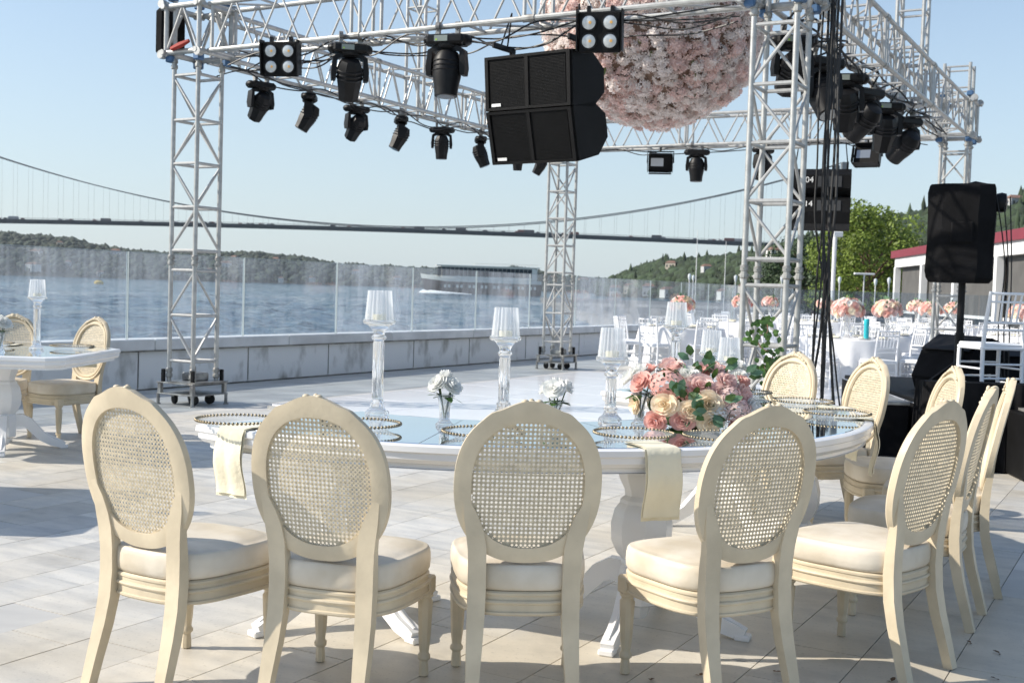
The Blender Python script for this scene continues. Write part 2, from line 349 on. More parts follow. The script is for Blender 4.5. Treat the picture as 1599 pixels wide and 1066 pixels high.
# sea: a fan-shaped sheet, finer near the quay, with modelled waves
NA, NRR = 300, 330
ang = np.radians(np.linspace(28, 172, NA)); rad = np.geomspace(13.5, 4200, NRR)
A_, Rr_ = np.meshgrid(ang, rad); X = Rr_*np.cos(A_); Y = Rr_*np.sin(A_)
Zw = np.zeros_like(X)
for k in range(26):
    lam = .7*1.22**k if k < 14 else rng.uniform(1.2, 9); th = rng.normal(2.5, .75); ph = rng.uniform(0, 6.28)
    amp = .017*lam**.78; kk = 2*PI/lam
    fade = np.clip(1.6-Rr_*(.011 if lam < 6 else .005)/lam*1.0, 0, 1)
    Zw += amp*fade*np.sin(kk*(X*np.cos(th)+Y*np.sin(th))+ph+.8*np.sin(.13*X+.21*Y+k))
Zw = -1.75+np.clip(Zw, -.45, .6)
vid = np.arange(NA*NRR).reshape(NRR, NA)
F = np.stack([vid[:-1, :-1], vid[:-1, 1:], vid[1:, 1:], vid[1:, :-1]], -1).reshape(-1, 4)[:, ::-1]
m_sea = bpy.data.materials.new('sea_water'); m_sea.use_nodes = True
t = m_sea.node_tree; p = t.nodes['Principled BSDF']; p.inputs['Base Color'].default_value = (.035, .095, .140, 1); p.inputs['Roughness'].default_value = .10; p.inputs['IOR'].default_value = 1.33
tc = t.nodes.new('ShaderNodeTexCoord')
prev = None
for sc, st, dist in ((.55, .8, 1.0), (.16, 1.0, 3.2), (.035, .8, 11.0)):
    nz = t.nodes.new('ShaderNodeTexNoise'); nz.inputs['Scale'].default_value = sc; nz.inputs['Detail'].default_value = 5; nz.inputs['Roughness'].default_value = .6
    mp = t.nodes.new('ShaderNodeMapping'); mp.inputs['Scale'].default_value = (.75, 1.5, 1); mp.inputs['Rotation'].default_value = (0, 0, R(-12)); t.links.new(tc.outputs['Object'], mp.inputs[0]); t.links.new(mp.outputs[0], nz.inputs['Vector'])
    bp = t.nodes.new('ShaderNodeBump'); bp.inputs['Strength'].default_value = st; bp.inputs['Distance'].default_value = dist
    t.links.new(nz.outputs[0], bp.inputs['Height'])
    if prev: t.links.new(prev.outputs[0], bp.inputs['Normal'])
    prev = bp
t.links.new(prev.outputs[0], p.inputs['Normal'])
me = npmesh('sea', np.stack([X, Y, Zw], -1).reshape(-1, 3), F)
tag(link('sea', me, m_sea, smooth=180), kind='structure')

# parapet with coping stones, wall panels and the glass rail
wall = thing('parapet_wall', 'long low weathered concrete wall between the terrace and the water', 'wall', grid(WALL_A, 0), GR)
rail = thing('glass_railing', 'row of smeared frameless glass panes standing on the concrete wall by the water', 'railing', grid(WALL_A, 0, .61), GR)
bs = -9.0; k = 0; pane_me = {}
pl = [1.70, 2.2, 1.72, 2.05, 2.3, 1.9]
back = MB().box((-.2, 12, -.9), (.3, 50, 2.36)).build('wall_core', m_conc, wall, 0)
b = -12.0
while b < 36.5:
    ln = pl[k % 6]
    MB().box((-.02, b+ln/2, .235), (.10, ln-.016, .47), b=.006).build('wall_panel', m_conc, wall, 0)
    MB().cyl((.030, b, .03), (.030, b, .46), .0045, 6).build('joint_stain', m_strip, wall, 0)
    k += 1; b += ln
MB().box((.035, 12.2, .004), (.05, 48.6, .012)).build('foot_strip', m_strip, wall, 0)  # thin dark strip along the foot of the wall
b = -12.0
while b < 36.5:
    ln = 2.45; MB().box((-.09, b+ln/2, .541), (.36, ln-.008, .135), b=.01).build('coping_stone', m_cope, wall, 0); b += ln
MB().box((.045, 12.2, .468), (.09, 48.6, .014)).build('coping_strip', m_strip, wall, 0)  # thin dark strip along the underside of the coping
# pane joints are read along the wall from the photograph's nearer end
b = 9.68-1.975*10; PW = 1.975
while b < 36.6:
    g = MB().box((0, b+PW/2, .52), (.014, PW-.022, 1.04)).build('glass_pane', m_glassrail, rail, 0)
    for e in (b+.011, b+PW-.011): MB().box((0, e, .52), (.0150, .0045, 1.041)).build('polished_edge', m_gedge, g, 0)
    MB().box((0, b+PW/2, 1.041), (.0155, PW-.03, .004)).build('polished_edge', m_gedge, g, 0)
    b += PW
# the far end of the terrace, turned to the right
w2 = thing('far_parapet_wall', 'low grey wall closing the far end of the terrace behind the banquet tables', 'wall', (8.6, 36.3, 0), 0)
r2 = thing('far_glass_railing', 'glass panes along the far end of the terrace behind the banquet tables', 'railing', (8.6, 36.3, .61), 0)
for i in range(9):
    MB().box((i*2+1, .1, .27), (1.985, .3, .54), b=.01).build('wall_panel', m_conc, w2, 0)
    MB().box((i*2+1, .1, .575), (1.995, .36, .07), b=.01).build('coping_stone', m_cope, w2, 0)
    MB().box((i*2+1, .1, .5), (1.97, .014, 1.0)).build('glass_pane', m_glassrail, r2, 0)

# dance floor of glossy white boards inside the truss
df = thing('dance_floor', 'glossy white panel dance floor laid under the truss', 'dance floor', O+U*.9+V_*.25, GR)
for i in range(4):
    for j in range(6):
        MB().box((i*1.31+.655, j*1.26+.63, .025), (1.304, 1.254, .05), b=.003).build('floor_panel', m_floor, df, 0)
MB().box((2.62, 3.78, .018), (5.30, 7.62, .034)).build('edge_trim', m_alu, df, 0)

# ---------------------------------------------------------------- stage truss
truss = thing('stage_truss', 'silver aluminium lattice truss frame on four towers over the dance floor', 'truss', O, GR)
ucyl = {}
def strut(p, q, r, mt, name, parent, n=8):
    key = (r, mt.name, name)
    if key not in ucyl:
        me = bpy.data.meshes.new(name); m = MB().tube([(0, 0, 0), (0, 0, 1)], r, n); me.from_pydata(m.v, [], m.f); me.materials.append(mt)
        me.polygons.foreach_set('use_smooth', [True]*len(me.polygons)); me.set_sharp_from_angle(angle=R(40)); ucyl[key] = me
    p, q = Vector(p), Vector(q); d = q-p
    o = bpy.data.objects.new(name, ucyl[key]); COL.objects.link(o); o.parent = parent
    o.location = p; o.scale = (1, 1, d.length); o.rotation_mode = 'QUATERNION'; o.rotation_quaternion = d.to_track_quat('Z', 'Y'); return o
def inst(name, mb, mt, parent, loc, rot=None):
    if not hasattr(mb, 'me'):
        mb.me = bpy.data.meshes.new(name); mb.me.from_pydata(mb.v, [], mb.f); mb.me.materials.append(mt)
        mb.me.polygons.foreach_set('use_smooth', [True]*len(mb.me.polygons)); mb.me.set_sharp_from_angle(angle=R(35))
    o = bpy.data.objects.new(name, mb.me); COL.objects.link(o); o.parent = parent; o.location = loc
    if rot is not None: o.rotation_mode = 'QUATERNION'; o.rotation_quaternion = rot
    return o
SH = .173; CR, BR = .0245, .0135
ZB, ZT = 3.73, 4.21
COUP = MB().lathe([(CR+.003, -.055), (CR+.011, -.045), (CR+.011, -.012), (CR+.003, -.008), (CR+.003, .008), (CR+.011, .012), (CR+.011, .045), (CR+.003, .055)], 10)
COUP.cyl((-.045, 0, -.028), (.045, 0, -.028), .007, 6).cyl((0, -.045, .028), (0, .045, .028), .007, 6)
ROLL = MB().box((0, 0, 0), (.09, .09, .07), b=.012); BCOUP = MB().tube([(0, 0, -.06), (0, 0, .06)], .034, 10)
def tower(x, y, flip):
    m = MB()
    cs = [(-SH, -SH), (SH, -SH), (SH, SH), (-SH, SH)]
    for (i, j) in cs: m.tube([(x+i, y+j, .24), (x+i, y+j, 4.3)], CR, 12)
    tw = m.build('truss_tower', m_alu, truss)
    for (i, j) in cs:
        for z in (.34, 1.545, 3.62): inst('conical_coupler', COUP, m_steel, tw, (x+i, y+j, z))
    lv = [.47, .96, 1.44, 1.65, 2.11, 2.57, 3.03, 3.5]
    for k, z in enumerate(lv):
        for s in range(4):
            a, b = cs[s], cs[(s+1) % 4]; strut((x+a[0], y+a[1], z), (x+b[0], y+b[1], z), BR+.003, m_alu2, 'rung', tw)
            if k+1 < len(lv) and k != 2:
                z2 = lv[k+1]
                if (k+s+flip) % 2: strut((x+a[0], y+a[1], z+.02), (x+b[0], y+b[1], z2-.02), BR, m_alu2, 'brace', tw)
                else: strut((x+b[0], y+b[1], z+.02), (x+a[0], y+a[1], z2-.02), BR, m_alu2, 'brace', tw)
    # rolling base
    d = MB()
    for z in (.118, .236): d.box((x, y, z), (.53, .53, .014), b=.003)
    d.box((x+.10, y, .252), (.36, .50, .010))
    for i in (-1, 1):
        for j in (-1, 1):
            d.box((x+i*.235, y+j*.235, .177), (.04, .04, .104)); d.cyl((x+i*.25, y+j*.25, .0), (x+i*.25, y+j*.25, .12), .018, 8); d.cyl((x+i*.25, y+j*.25, 0), (x+i*.25, y+j*.25, .012), .03, 10)
    d.build('base_frame', m_steel, tw)
    for i in (-1, 1):
        for j in (-1, 1):
            MB().box((x+i*.215, y+j*.215, .31), (.045, .03, .14), b=.006).build('jack_handle', m_black, tw, 0)
            MB().lathe([(.02, -.022), (.048, -.02), (.055, -.012), (.055, .012), (.048, .02), (.02, .022)], 16, (x+i*.14, y+j*.12, .057), Matrix.Rotation(PI/2, 4, 'X') @ Matrix.Rotation(.4*i, 4, 'Y')).build('castor', m_rubber, tw)
            MB().box((x+i*.14, y+j*.12, .098), (.05, .07, .03)).build('castor_fork', m_steel, tw, 0)
    MB().box((x+.02, y+.02, .30), (.22, .20, .09), b=.015).build('ballast', m_steel, tw, 0)
    # sleeve block that carries the beams
    k = MB(); E = .235
    for i in (-1, 1):
        for j in (-1, 1):
            k.cyl((x+i*E, y+j*E, ZB-.04), (x+i*E, y+j*E, ZT+.05), .026, 10)
            for z in (ZB-.02, ZT+.03): k.lathe([(.02, -.03), (.045, -.03), (.045, .03), (.02, .03)], 10, (x+i*(E+.03), y+j*(E+.03), z), Matrix.Rotation(PI/2, 4, 'X'))
    for z in (ZB, ZT):
        for s in (-1, 1):
            k.cyl((x-.3, y+s*E, z), (x+.3, y+s*E, z), .03, 10); k.cyl((x+s*E, y-.3, z), (x+s*E, y+.3, z), .03, 10)
    for s in (-1, 1):
        k.cyl((x-E, y+s*E, ZB), (x, y+s*E, ZT), .015, 8); k.cyl((x+E, y+s*E, ZB), (x, y+s*E, ZT), .015, 8)
        k.cyl((x+s*E, y-E, ZB), (x+s*E, y, ZT), .015, 8); k.cyl((x+s*E, y+E, ZB), (x+s*E, y, ZT), .015, 8)
    k.build('sleeve_block', m_alu, tw)
    for i in (-1, 1):
        for j in (-1, 1): inst('roller_clamp', ROLL, m_bluesteel, tw, (x+i*.20, y+j*.20, ZB-.06)); inst('roller_clamp', ROLL, m_bluesteel, tw, (x+i*.19, y+j*.19, ZT+.1))
    for i in (-1, 1):
        for j in (-1, 1): strut((x+i*SH, y+j*SH, 4.25), (x+i*SH, y+j*SH, 4.75), CR, m_alu, 'top_spigot', tw)
    for z in (4.4, 4.7):
        for s in range(4):
            a, b = cs[s], cs[(s+1) % 4]; strut((x+a[0], y+a[1], z), (x+b[0], y+b[1], z), BR, m_alu2, 'rung', tw)
for i, (x, y) in enumerate(((0, 0), (TW, 0), (0, TD), (TW, TD))): tower(x, y, (0, 1, 0, 1)[i])
def beam(p, q, zb=ZB, zt=ZT, hw=SH, phase=0):
    p, q = Vector(p), Vector(q); d = (q-p).normalized(); n = Vector((-d.y, d.x, 0)); L = (q-p).length
    m = MB()
    for s in (-1, 1):
        for z in (zb, zt): m.tube([p+n*s*hw+Vector((0, 0, z)), q+n*s*hw+Vector((0, 0, z))], .0255, 10)
    bm = m.build('truss_beam', m_alu, truss)
    seg = 3
    for k in range(1, seg):
        c = p+d*L*k/seg
        for s in (-1, 1):
            for z in (zb, zt): inst('beam_coupler', BCOUP, m_steel, bm, c+n*s*hw+Vector((0, 0, z)), d.to_track_quat('Z', 'Y'))
    for k in range(seg):
        s0 = L*k/seg+.05; s1 = L*(k+1)/seg-.05; nb = max(3, round((s1-s0)/.52)); st = (s1-s0)/nb
        for s in (-1, 1):
            w = n*s*hw
            for e in (s0, s1): strut(p+d*e+w+Vector((0, 0, zb)), p+d*e+w+Vector((0, 0, zt)), BR+.005, m_alu2, 'upright', bm)
            for i in range(nb):
                x0 = s0+i*st; xm = x0+st/2; x1 = x0+st
                strut(p+d*(x0+.03)+w+Vector((0, 0, zb)), p+d*(xm-.015)+w+Vector((0, 0, zt)), BR-.002, m_alu2, 'brace', bm)
                strut(p+d*(xm+.015)+w+Vector((0, 0, zt)), p+d*(x1-.03)+w+Vector((0, 0, zb)), BR-.002, m_alu2, 'brace', bm)
        for z in (zb, zt):
            for i in range(0, nb+1):
                e = s0+i*st
                strut(p+d*e-n*hw+Vector((0, 0, z)), p+d*e+n*hw+Vector((0, 0, z)), BR, m_alu2, 'rung', bm)
            for i in range(0, nb, 2):
                e = s0+i*st; strut(p+d*e-n*hw+Vector((0, 0, z)), p+d*(e+st)+n*hw+Vector((0, 0, z)), BR-.002, m_alu2, 'brace', bm)
G = .31
beam((G, 0, 0), (TW-G, 0, 0)); beam((0, G, 0), (0, TD-G, 0)); beam((G, TD, 0), (TW-G, TD, 0)); beam((TW, G, 0), (TW, TD-G, 0))
# upper frame: posts standing on the side beams carry the cross beam for the flower ball
def post(x, y):
    m = MB()
    for i in (-1, 1):
        for j in (-1, 1): m.tube([(x+i*.15, y+j*.15, ZT-.55), (x+i*.15, y+j*.15, 6.2)], .023, 10)
    po = m.build('roof_post', m_alu, truss)
    for z in np.arange(ZT+.1, 6.1, .42):
        for s in range(4):
            cs = [(-.15, -.15), (.15, -.15), (.15, .15), (-.15, .15)]; a, b = cs[s], cs[(s+1) % 4]
            strut((x+a[0], y+a[1], z), (x+b[0], y+b[1], z), BR, m_alu2, 'rung', po)
            if s % 2: strut((x+a[0], y+a[1], z), (x+b[0], y+b[1], z+.42), BR-.002, m_alu2, 'brace', po)
post(0, 4.2); post(TW, 5.1)
beam((0, 4.4, 0), (TW, 4.9, 0), 6.2, 6.6, .15)
strut((3.4, 4.6, 6.0), (3.4, 4.6, 6.25), .012, m_steel, 'hanging_shackle', truss)

# ---------------------------------------------------------------- lights, speakers and cables on the truss
def tpos(a, b, z=0): return O+U*a+V_*b+Vector((0, 0, z))
def textmesh(body, size, name, mt, parent, M):
    cu = bpy.data.curves.new(name, 'FONT'); cu.body = body; cu.size = size; cu.align_x = 'CENTER'; cu.align_y = 'CENTER'; cu.extrude = .001
    o = bpy.data.objects.new(name, cu); COL.objects.link(o)
    bpy.context.view_layer.update(); me = bpy.data.meshes.new_from_object(o.evaluated_get(bpy.context.evaluated_depsgraph_get()))
    bpy.data.objects.remove(o); me.name = name; me.transform(M); return link(name, me, mt, parent, 0)
def moving_head(a, b, label, tilt, pan, big=1.0, lcd=True, text=None, zc=ZB, fat=False):
    """hung moving head: clamp, base, yoke and tilted head; origin at the clamp on the chord"""
    t_ = thing('moving_head_light', label, 'stage light', tpos(a, b, zc-.03), GR+pan, 'moving head lights clamped to the truss')
    k = big
    c = MB()
    for s in (-1, 1):
        c.lathe([(.030, -.018), (.042, -.018), (.042, .018), (.030, .018)], 12, (s*.09*k, 0, .03), Matrix.Rotation(PI/2, 4, 'Y')); c.box((s*.09*k, 0, -.02), (.035, .05, .05)); c.cyl((s*.09*k, -.03, -.01), (s*.09*k, .05, .05), .006, 6)
    c.build('clamp', m_steel, t_)
    m = MB(); m.box((0, 0, -.095*k), (.34*k, .21*k, .085*k), b=.02*k)
    for s in (-1, 1): m.ell((s*.165*k, 0, -.095*k), (.055*k, .09*k, .05*k), 12, 6)
    m.lathe([(.09*k, -.165*k), (.10*k, -.15*k), (.10*k, -.13*k)], 16)
    bs_ = m.build('base', m_black, t_)
    if lcd: MB().box((-.03*k, -.107*k, -.093*k), (.12*k, .004, .05*k)).build('display', m_lcd, bs_, 0); MB().box((-.07*k, -.1095*k, -.105*k), (.016*k, .002, .014*k)).build('indicator', mat('green_indicator', (.35, .55, .05), .4), bs_, 0)
    y = MB()
    for s in (-1, 1): y.tube([(s*.07*k, 0, -.15*k), (s*.145*k, 0, -.19*k), (s*.155*k, 0, -.33*k), (s*.155*k, 0, -.40*k)], [(.022*k, .05*k), (.022*k, .055*k), (.026*k, .06*k), (.02*k, .05*k)], 4, sq=(1, 0, 0))
    y.box((0, 0, -.165*k), (.2*k, .1*k, .03*k), b=.008)
    yo = y.build('yoke', m_black, t_, 30)
    M = Matrix.Translation((0, 0, -.345*k)) @ Matrix.Rotation(tilt, 4, 'X')
    h = MB(); w = .125*k
    pr = [(.05*k, .16*k), (.09*k, .15*k), (w, .08*k), (w, -.06*k), (w*.86, -.15*k), (w*.80, -.235*k), (w*.70, -.24*k)]
    h.lathe([(r, z) for r, z in pr][::-1], 8 if not fat else 20, (0, 0, 0), M @ Matrix.Rotation(PI/8, 4, 'Z'))
    for zz in (-.02, .02, .06): h.lathe([(w*1.02, (zz-.008)*k), (w*1.05, zz*k), (w*1.02, (zz+.008)*k)], 16, (0, 0, 0), M)
    hd = h.build('head', m_black, t_, 30)
    MB().lathe([(.02*k, -.243*k), (.078*k, -.243*k), (.08*k, -.236*k)], 18, (0, 0, 0), M).build('lens', m_lens, hd)
    if text: textmesh(text, .075*k, 'lettering', m_white_print, yo, Matrix.Translation((0.185*k, 0, -.29*k)) @ Matrix.Rotation(PI/2, 4, 'Z') @ Matrix.Rotation(PI/2, 4, 'X'))
    return t_
HL = [(1.17, .75, .3), (2.04, .5, 1.2), (2.99, .8, .2), (3.99, .45, 1.3), (5.02, .05, -.4), (6.1, -.4, 1.2), (7.27, .1, -.4), (8.06, .5, .9)]
ordn = ['first', 'second', 'third', 'fourth', 'fifth', 'sixth', 'seventh', 'eighth']
for i, (b, ti, pa) in enumerate(HL):
    moving_head(-.17, b, 'small black moving head light, %s from the left tower on the left side beam' % ordn[i], ti, pa+PI/2-.6, .86 if i not in (6, 7) else .74, lcd=False)
moving_head(2.16, -.17, 'black moving head with white number on its arm on the front beam', .5, .75, 1.0, text='13')
moving_head(3.28, -.17, 'round black moving head beside the hanging speaker on the front beam', -.08, .25, 1.05, fat=True)
moving_head(2.47, TD-.15, 'black moving head under the far beam, right of the flat floodlight', 0, .3, .95, lcd=False, fat=True)
moving_head(3.55, TD-.15, 'black moving head under the far beam seen through the right tower', .3, 1.2, .95, lcd=False)
for i, (b, ti, pa, kb) in enumerate(((1.0, .9, .9, 1.0), (2.0, -.5, 1.2, 1.1), (2.9, .6, .6, 1.08), (3.8, .85, 1.35, 1.1), (4.8, .5, .8, 1.06), (6.0, .9, 1.3, 1.1))):
    moving_head(TW-.20, b, 'large black moving head, %s from the right front tower on the right side beam' % ordn[i], ti, pa-.3, kb, lcd=(i % 2 == 0), fat=(i % 2 == 1))
def blinder(a, b, label, pan, z=ZB, k=.78, tilt=.12):
    t_ = thing('blinder_light', label, 'stage light', tpos(a, b, z-.05), GR+pan, 'four lamp blinders on the front beam')
    M = Matrix.Rotation(tilt, 4, 'X')
    m = MB(); 
    for s in (-1, 1): m.box(M @ Vector((s*.115*k, .03, -.19*k)), (.20*k, .11, .40*k), M, b=.012)
    m.box(M @ Vector((0, .0, -.19*k)), (.46*k, .06, .43*k), M, b=.01)
    m.build('housing', m_blackc, t_, 30)
    f = MB()
    for s in (-1, 1): f.box(M @ Vector((s*.245*k, .0, -.17*k)), (.012, .12, .44*k), M); f.box((s*.1, .03, .03), (.03, .05, .09))
    f.box(M @ Vector((0, .09, -.19*k)), (.40*k, .08, .36*k), M); f.build('frame', m_black, t_, 0)
    for s in (-1, 1):
        for q in (-.09, -.285):
            Mq = M @ Matrix.Translation((s*.115*k, -.032, q*k)) @ Matrix.Rotation(PI/2, 4, 'X')
            lp = MB().lathe([(.088*k, -.006), (.09*k, .008), (.076*k, .010), (.072*k, .004)], 24, (0, 0, 0), Mq).build('lamp', m_black, t_)
            MB().lathe([(.073*k, .006), (.05*k, .012), (.012*k, .014)], 24, (0, 0, 0), Mq).build('reflector', m_reflector, lp)
            MB().lathe([(.017*k, .0145), (.015*k, .017)], 10, (.012, 0, 0), Mq).build('chip', m_amber, lp)
blinder(1.36, -.26, 'black four lamp blinder with round lenses beside the left tower', .35, ZB+.02)
blinder(4.86, -.26, 'black four lamp blinder with round lenses in front of the flower ball', .30, ZB+.0)
def flood(a, b, label, pan, tilt):
    t_ = thing('flood_light', label, 'stage light', tpos(a, b, ZB-.03), GR+pan, 'floodlights under the far beam')
    M = Matrix.Translation((0, 0, -.24)) @ Matrix.Rotation(tilt, 4, 'X')
    MB().tube([(-.21, 0, -.24), (-.21, 0, -.06), (.21, 0, -.06), (.21, 0, -.24)], .012, 6).cyl((0, 0, -.06), (0, 0, .04), .014, 8).build('bracket', m_black, t_)
    m = MB(); m.box((0, 0, 0), (.38, .12, .30), b=.015); 
    for i in range(9): m.box((-.16+i*.04, .075, 0), (.008, .05, .26))
    m.v = [tuple(M @ Vector(p)) for p in m.v]; m.build('housing', m_blackc, t_, 30)
    g = MB().box((-.05, -.062, .02), (.20, .004, .13)); g.v = [tuple(M @ Vector(p)) for p in g.v]; g.build('lens', m_lens, t_, 0)
    d = MB()
    for s in (-1, 1): d.box((s*.2, -.09, 0), (.006, .12, .27)); d.box((0, -.09, s*.16), (.36, .12, .006))
    d.v = [tuple(M @ Vector(p)) for p in d.v]; d.build('barn_door', m_black, t_, 0)
flood(1.85, TD-.15, 'flat black floodlight under the far beam below the flower ball', .35, .25)
flood(5.14, TD-.15, 'flat black floodlight under the far beam beside the right hand lights', .0, -.35)
def line_array(a, b, z, label, rz, rear=False, k=1.0):
    t_ = thing('hanging_speaker', label, 'speaker', tpos(a, b, z), GR+rz, 'hanging line array speakers')
    def cab(M, nm, w=.93, h=.47, dp=.52):
        m = MB(); f, bk = -dp*.45, dp*.55
        prof = [(f, -h/2), (f, h/2), (bk*.35, h/2), (bk, h*.22), (bk, -h*.22), (bk*.35, -h/2)]
        n = len(prof); v = [(s*w/2, y, q) for s in (-1, 1) for (y, q) in prof]
        fc = [tuple(range(n)), tuple(range(2*n-1, n-1, -1))]+[(i, i+n, (i+1) % n+n, (i+1) % n) for i in range(n)]
        m.add([M @ Vector(p) for p in v], fc); cb = m.build(nm, m_blackc, t_, 20)
        g = MB()
        for s in (-1, 1):
            g.box((s*w*.225, f-.003, 0), (w*.41, .006, h*.9))
            for i in range(34): g.box((s*w*.225, f-.0075, -h*.43+i*h*.026), (w*.41, .006, h*.013))
        for s in (-1, 0, 1): g.box((s*w*.465, f-.010, 0), (.035, .022, h*.97))
        for s in (-1, 1): g.box((0, f-.010, s*h*.475), (w*.965, .0215, .024))
        g.v = [tuple(M @ Vector(p)) for p in g.v]; g.build('grille', m_blackc, cb, 0)
        return cb, f, bk, w, h
    M1 = Matrix.Translation((0, 0, -.31*k)) @ Matrix.Rotation(.10, 4, 'X'); M2 = Matrix.Translation((0, .079*k, -.740*k)) @ Matrix.Rotation(.27, 4, 'X')
    if k != 1: M1 = M1 @ Matrix.Diagonal((k, k, k, 1)); M2 = M2 @ Matrix.Diagonal((k, k, k, 1))
    for Mx, tx in ((M1, '04'), (M2, '14')):
        cb, f, bk, w, h = cab(Mx, 'cabinet')
        if rear:
            p = MB().box((-.14, bk+.004, 0), (.36, .012, h*.36)); p.v = [tuple(Mx @ Vector(q)) for q in p.v]; p.build('rear_panel', mat('connector_panel', (.035, .036, .037), .5), cb, 0)
            textmesh(tx, .13, 'lettering', m_white_print, cb, Mx @ Matrix.Translation((.17, bk+.014, .02)) @ Matrix.Rotation(PI, 4, 'Z') @ Matrix.Rotation(PI/2, 4, 'X'))
        else:
            p = MB().box((-w*.36, f-.018, -h*.40), (.10, .004, .026)); p.v = [tuple(Mx @ Vector(q)) for q in p.v]; p.build('badge', m_white_print, cb, 0)
    for s in (-1, 1):
        r = MB(); r.box((s*.40*k, -.05, .02), (.03, .34, .05), b=.006); r.box((s*.40*k, .08, -.14), (.03, .05, .3)); r.cyl((s*.40*k, -.10, .03), (s*.36*k, 0, .34), .008, 6); r.cyl((s*.40*k, 0, .03), (s*.36*k, .0, .34), .008, 6)
        r.build('flying_frame', m_black, t_, 0)
line_array(4.20, -.02, 3.50, 'pair of big black speaker cabinets hanging from the front beam', -.10)
line_array(4.45, TD-.1, 3.36, 'black speaker cabinets seen from behind with white numbers, hanging from the far beam', PI+.25, True, .95)
# black hoist case on the outer side of the left corner
t_ = thing('hoist_case', 'black padded hoist case strapped to the outside of the left truss corner', 'hoist', tpos(-.40, -.02, 3.72), GR)
MB().box((0, 0, .27), (.16, .34, .50), b=.04).build('case', m_blackf, t_); MB().box((-.09, 0, .40), (.03, .2, .16), b=.01).build('pocket', m_steel, t_)
tag(MB().tube([tpos(.12, -.26, 3.83), tpos(.02, -.28, 3.79), tpos(-.12, -.27, 3.76)], [.02, .035, .025], 6).build('ratchet_strap', m_red), 'red strap hooked on the left corner of the truss', 'strap')
# loose cables
def cable(pts, r, label, name='cable', n=6, group=None, sub=8):
    P = [Vector(p) for p in pts]; out = []
    for i in range(len(P)-1):
        a, b, c, d = P[max(i-1, 0)], P[i], P[i+1], P[min(i+2, len(P)-1)]
        for k in range(sub):
            t = k/sub; out.append(.5*((2*b)+(c-a)*t+(2*a-5*b+4*c-d)*t*t+(3*b-a-3*c+d)*t**3))
    out.append(P[-1])
    return MB().tube(out, r, n).build(name, m_cable), label
def run_cable(axis, lo, hi, off, label, wob, zb=ZB):
    pts = []; n = int((hi-lo)/.42)
    for i in range(n+1):
        s = lo+(hi-lo)*i/n; z = zb-.03+random.uniform(-.10, .03)*wob; o = off+random.uniform(-.07, .07)
        pts.append(tpos(s, o, z) if axis == 'u' else tpos(o, s, z))
    ob, lb = cable(pts, .008, label, 'cable_run'); tag(ob, lb, 'cable', 'power cables draped along the beams')
for j in range(5): run_cable('u', .6, TW-.4, -.12+.07*j, 'loose black power cables draped along the front beam', 1.7)
for j in range(3): run_cable('v', .4, TD-.4, -.1+.1*j, 'loose black power cables draped along the left side beam', 1.2)
for j in range(2): run_cable('u', .6, TW-.4, TD-.1+.1*j, 'loose black power cables draped along the far beam', 1)
for j in range(4):
    pts = [tpos(TW+random.uniform(-.25, .1), .4+i*.45, ZB-.02+random.uniform(-.12, .1)) for i in range(17)]
    ob, lb = cable(pts, .010, 'tangle of black cables along the right side beam', 'cable_run'); tag(ob, lb, 'cable', 'tangle of cables on the right side beam')
cb = thing('cable_bundle', 'bundle of black cables hanging from the right front corner of the truss to the floor', 'cables', (2.52, 9.42, 0))
for i in range(8):
    x0 = random.uniform(-.07, .07); x1 = (-.10, -.07, -.03, .0, .05, .13, .22, .36)[i]; y1 = random.uniform(-.1, .25)
    z = np.linspace(4.0, 0.02, 9); pts = []
    for j, q in enumerate(z):
        s = max(0, (1-q/2.0)) ; pts.append((x0*.6+random.uniform(-.012, .012)+x1*s*1.0, .05*i-.1+y1*s, q))
    o, _ = cable(pts, .0085 if i % 2 else .012, '', 'cable'); o.parent = cb
for i in range(5):
    n = 14; r = random.uniform(.12, .4); c = Vector((2.75+random.uniform(-.2, .5), 9.5+random.uniform(-.2, .3), .012))
    ob, lb = cable([c+Vector((r*math.cos(6.28*j/n)*(1+.3*math.sin(j*1.7+i)), r*.7*math.sin(6.28*j/n), .012*(i+j*.1))) for j in range(n+1)], .009, 'coils of black cable lying on the paving beside the stage', 'cable_coil')
    tag(ob, lb, 'cable', 'cable coils on the floor')
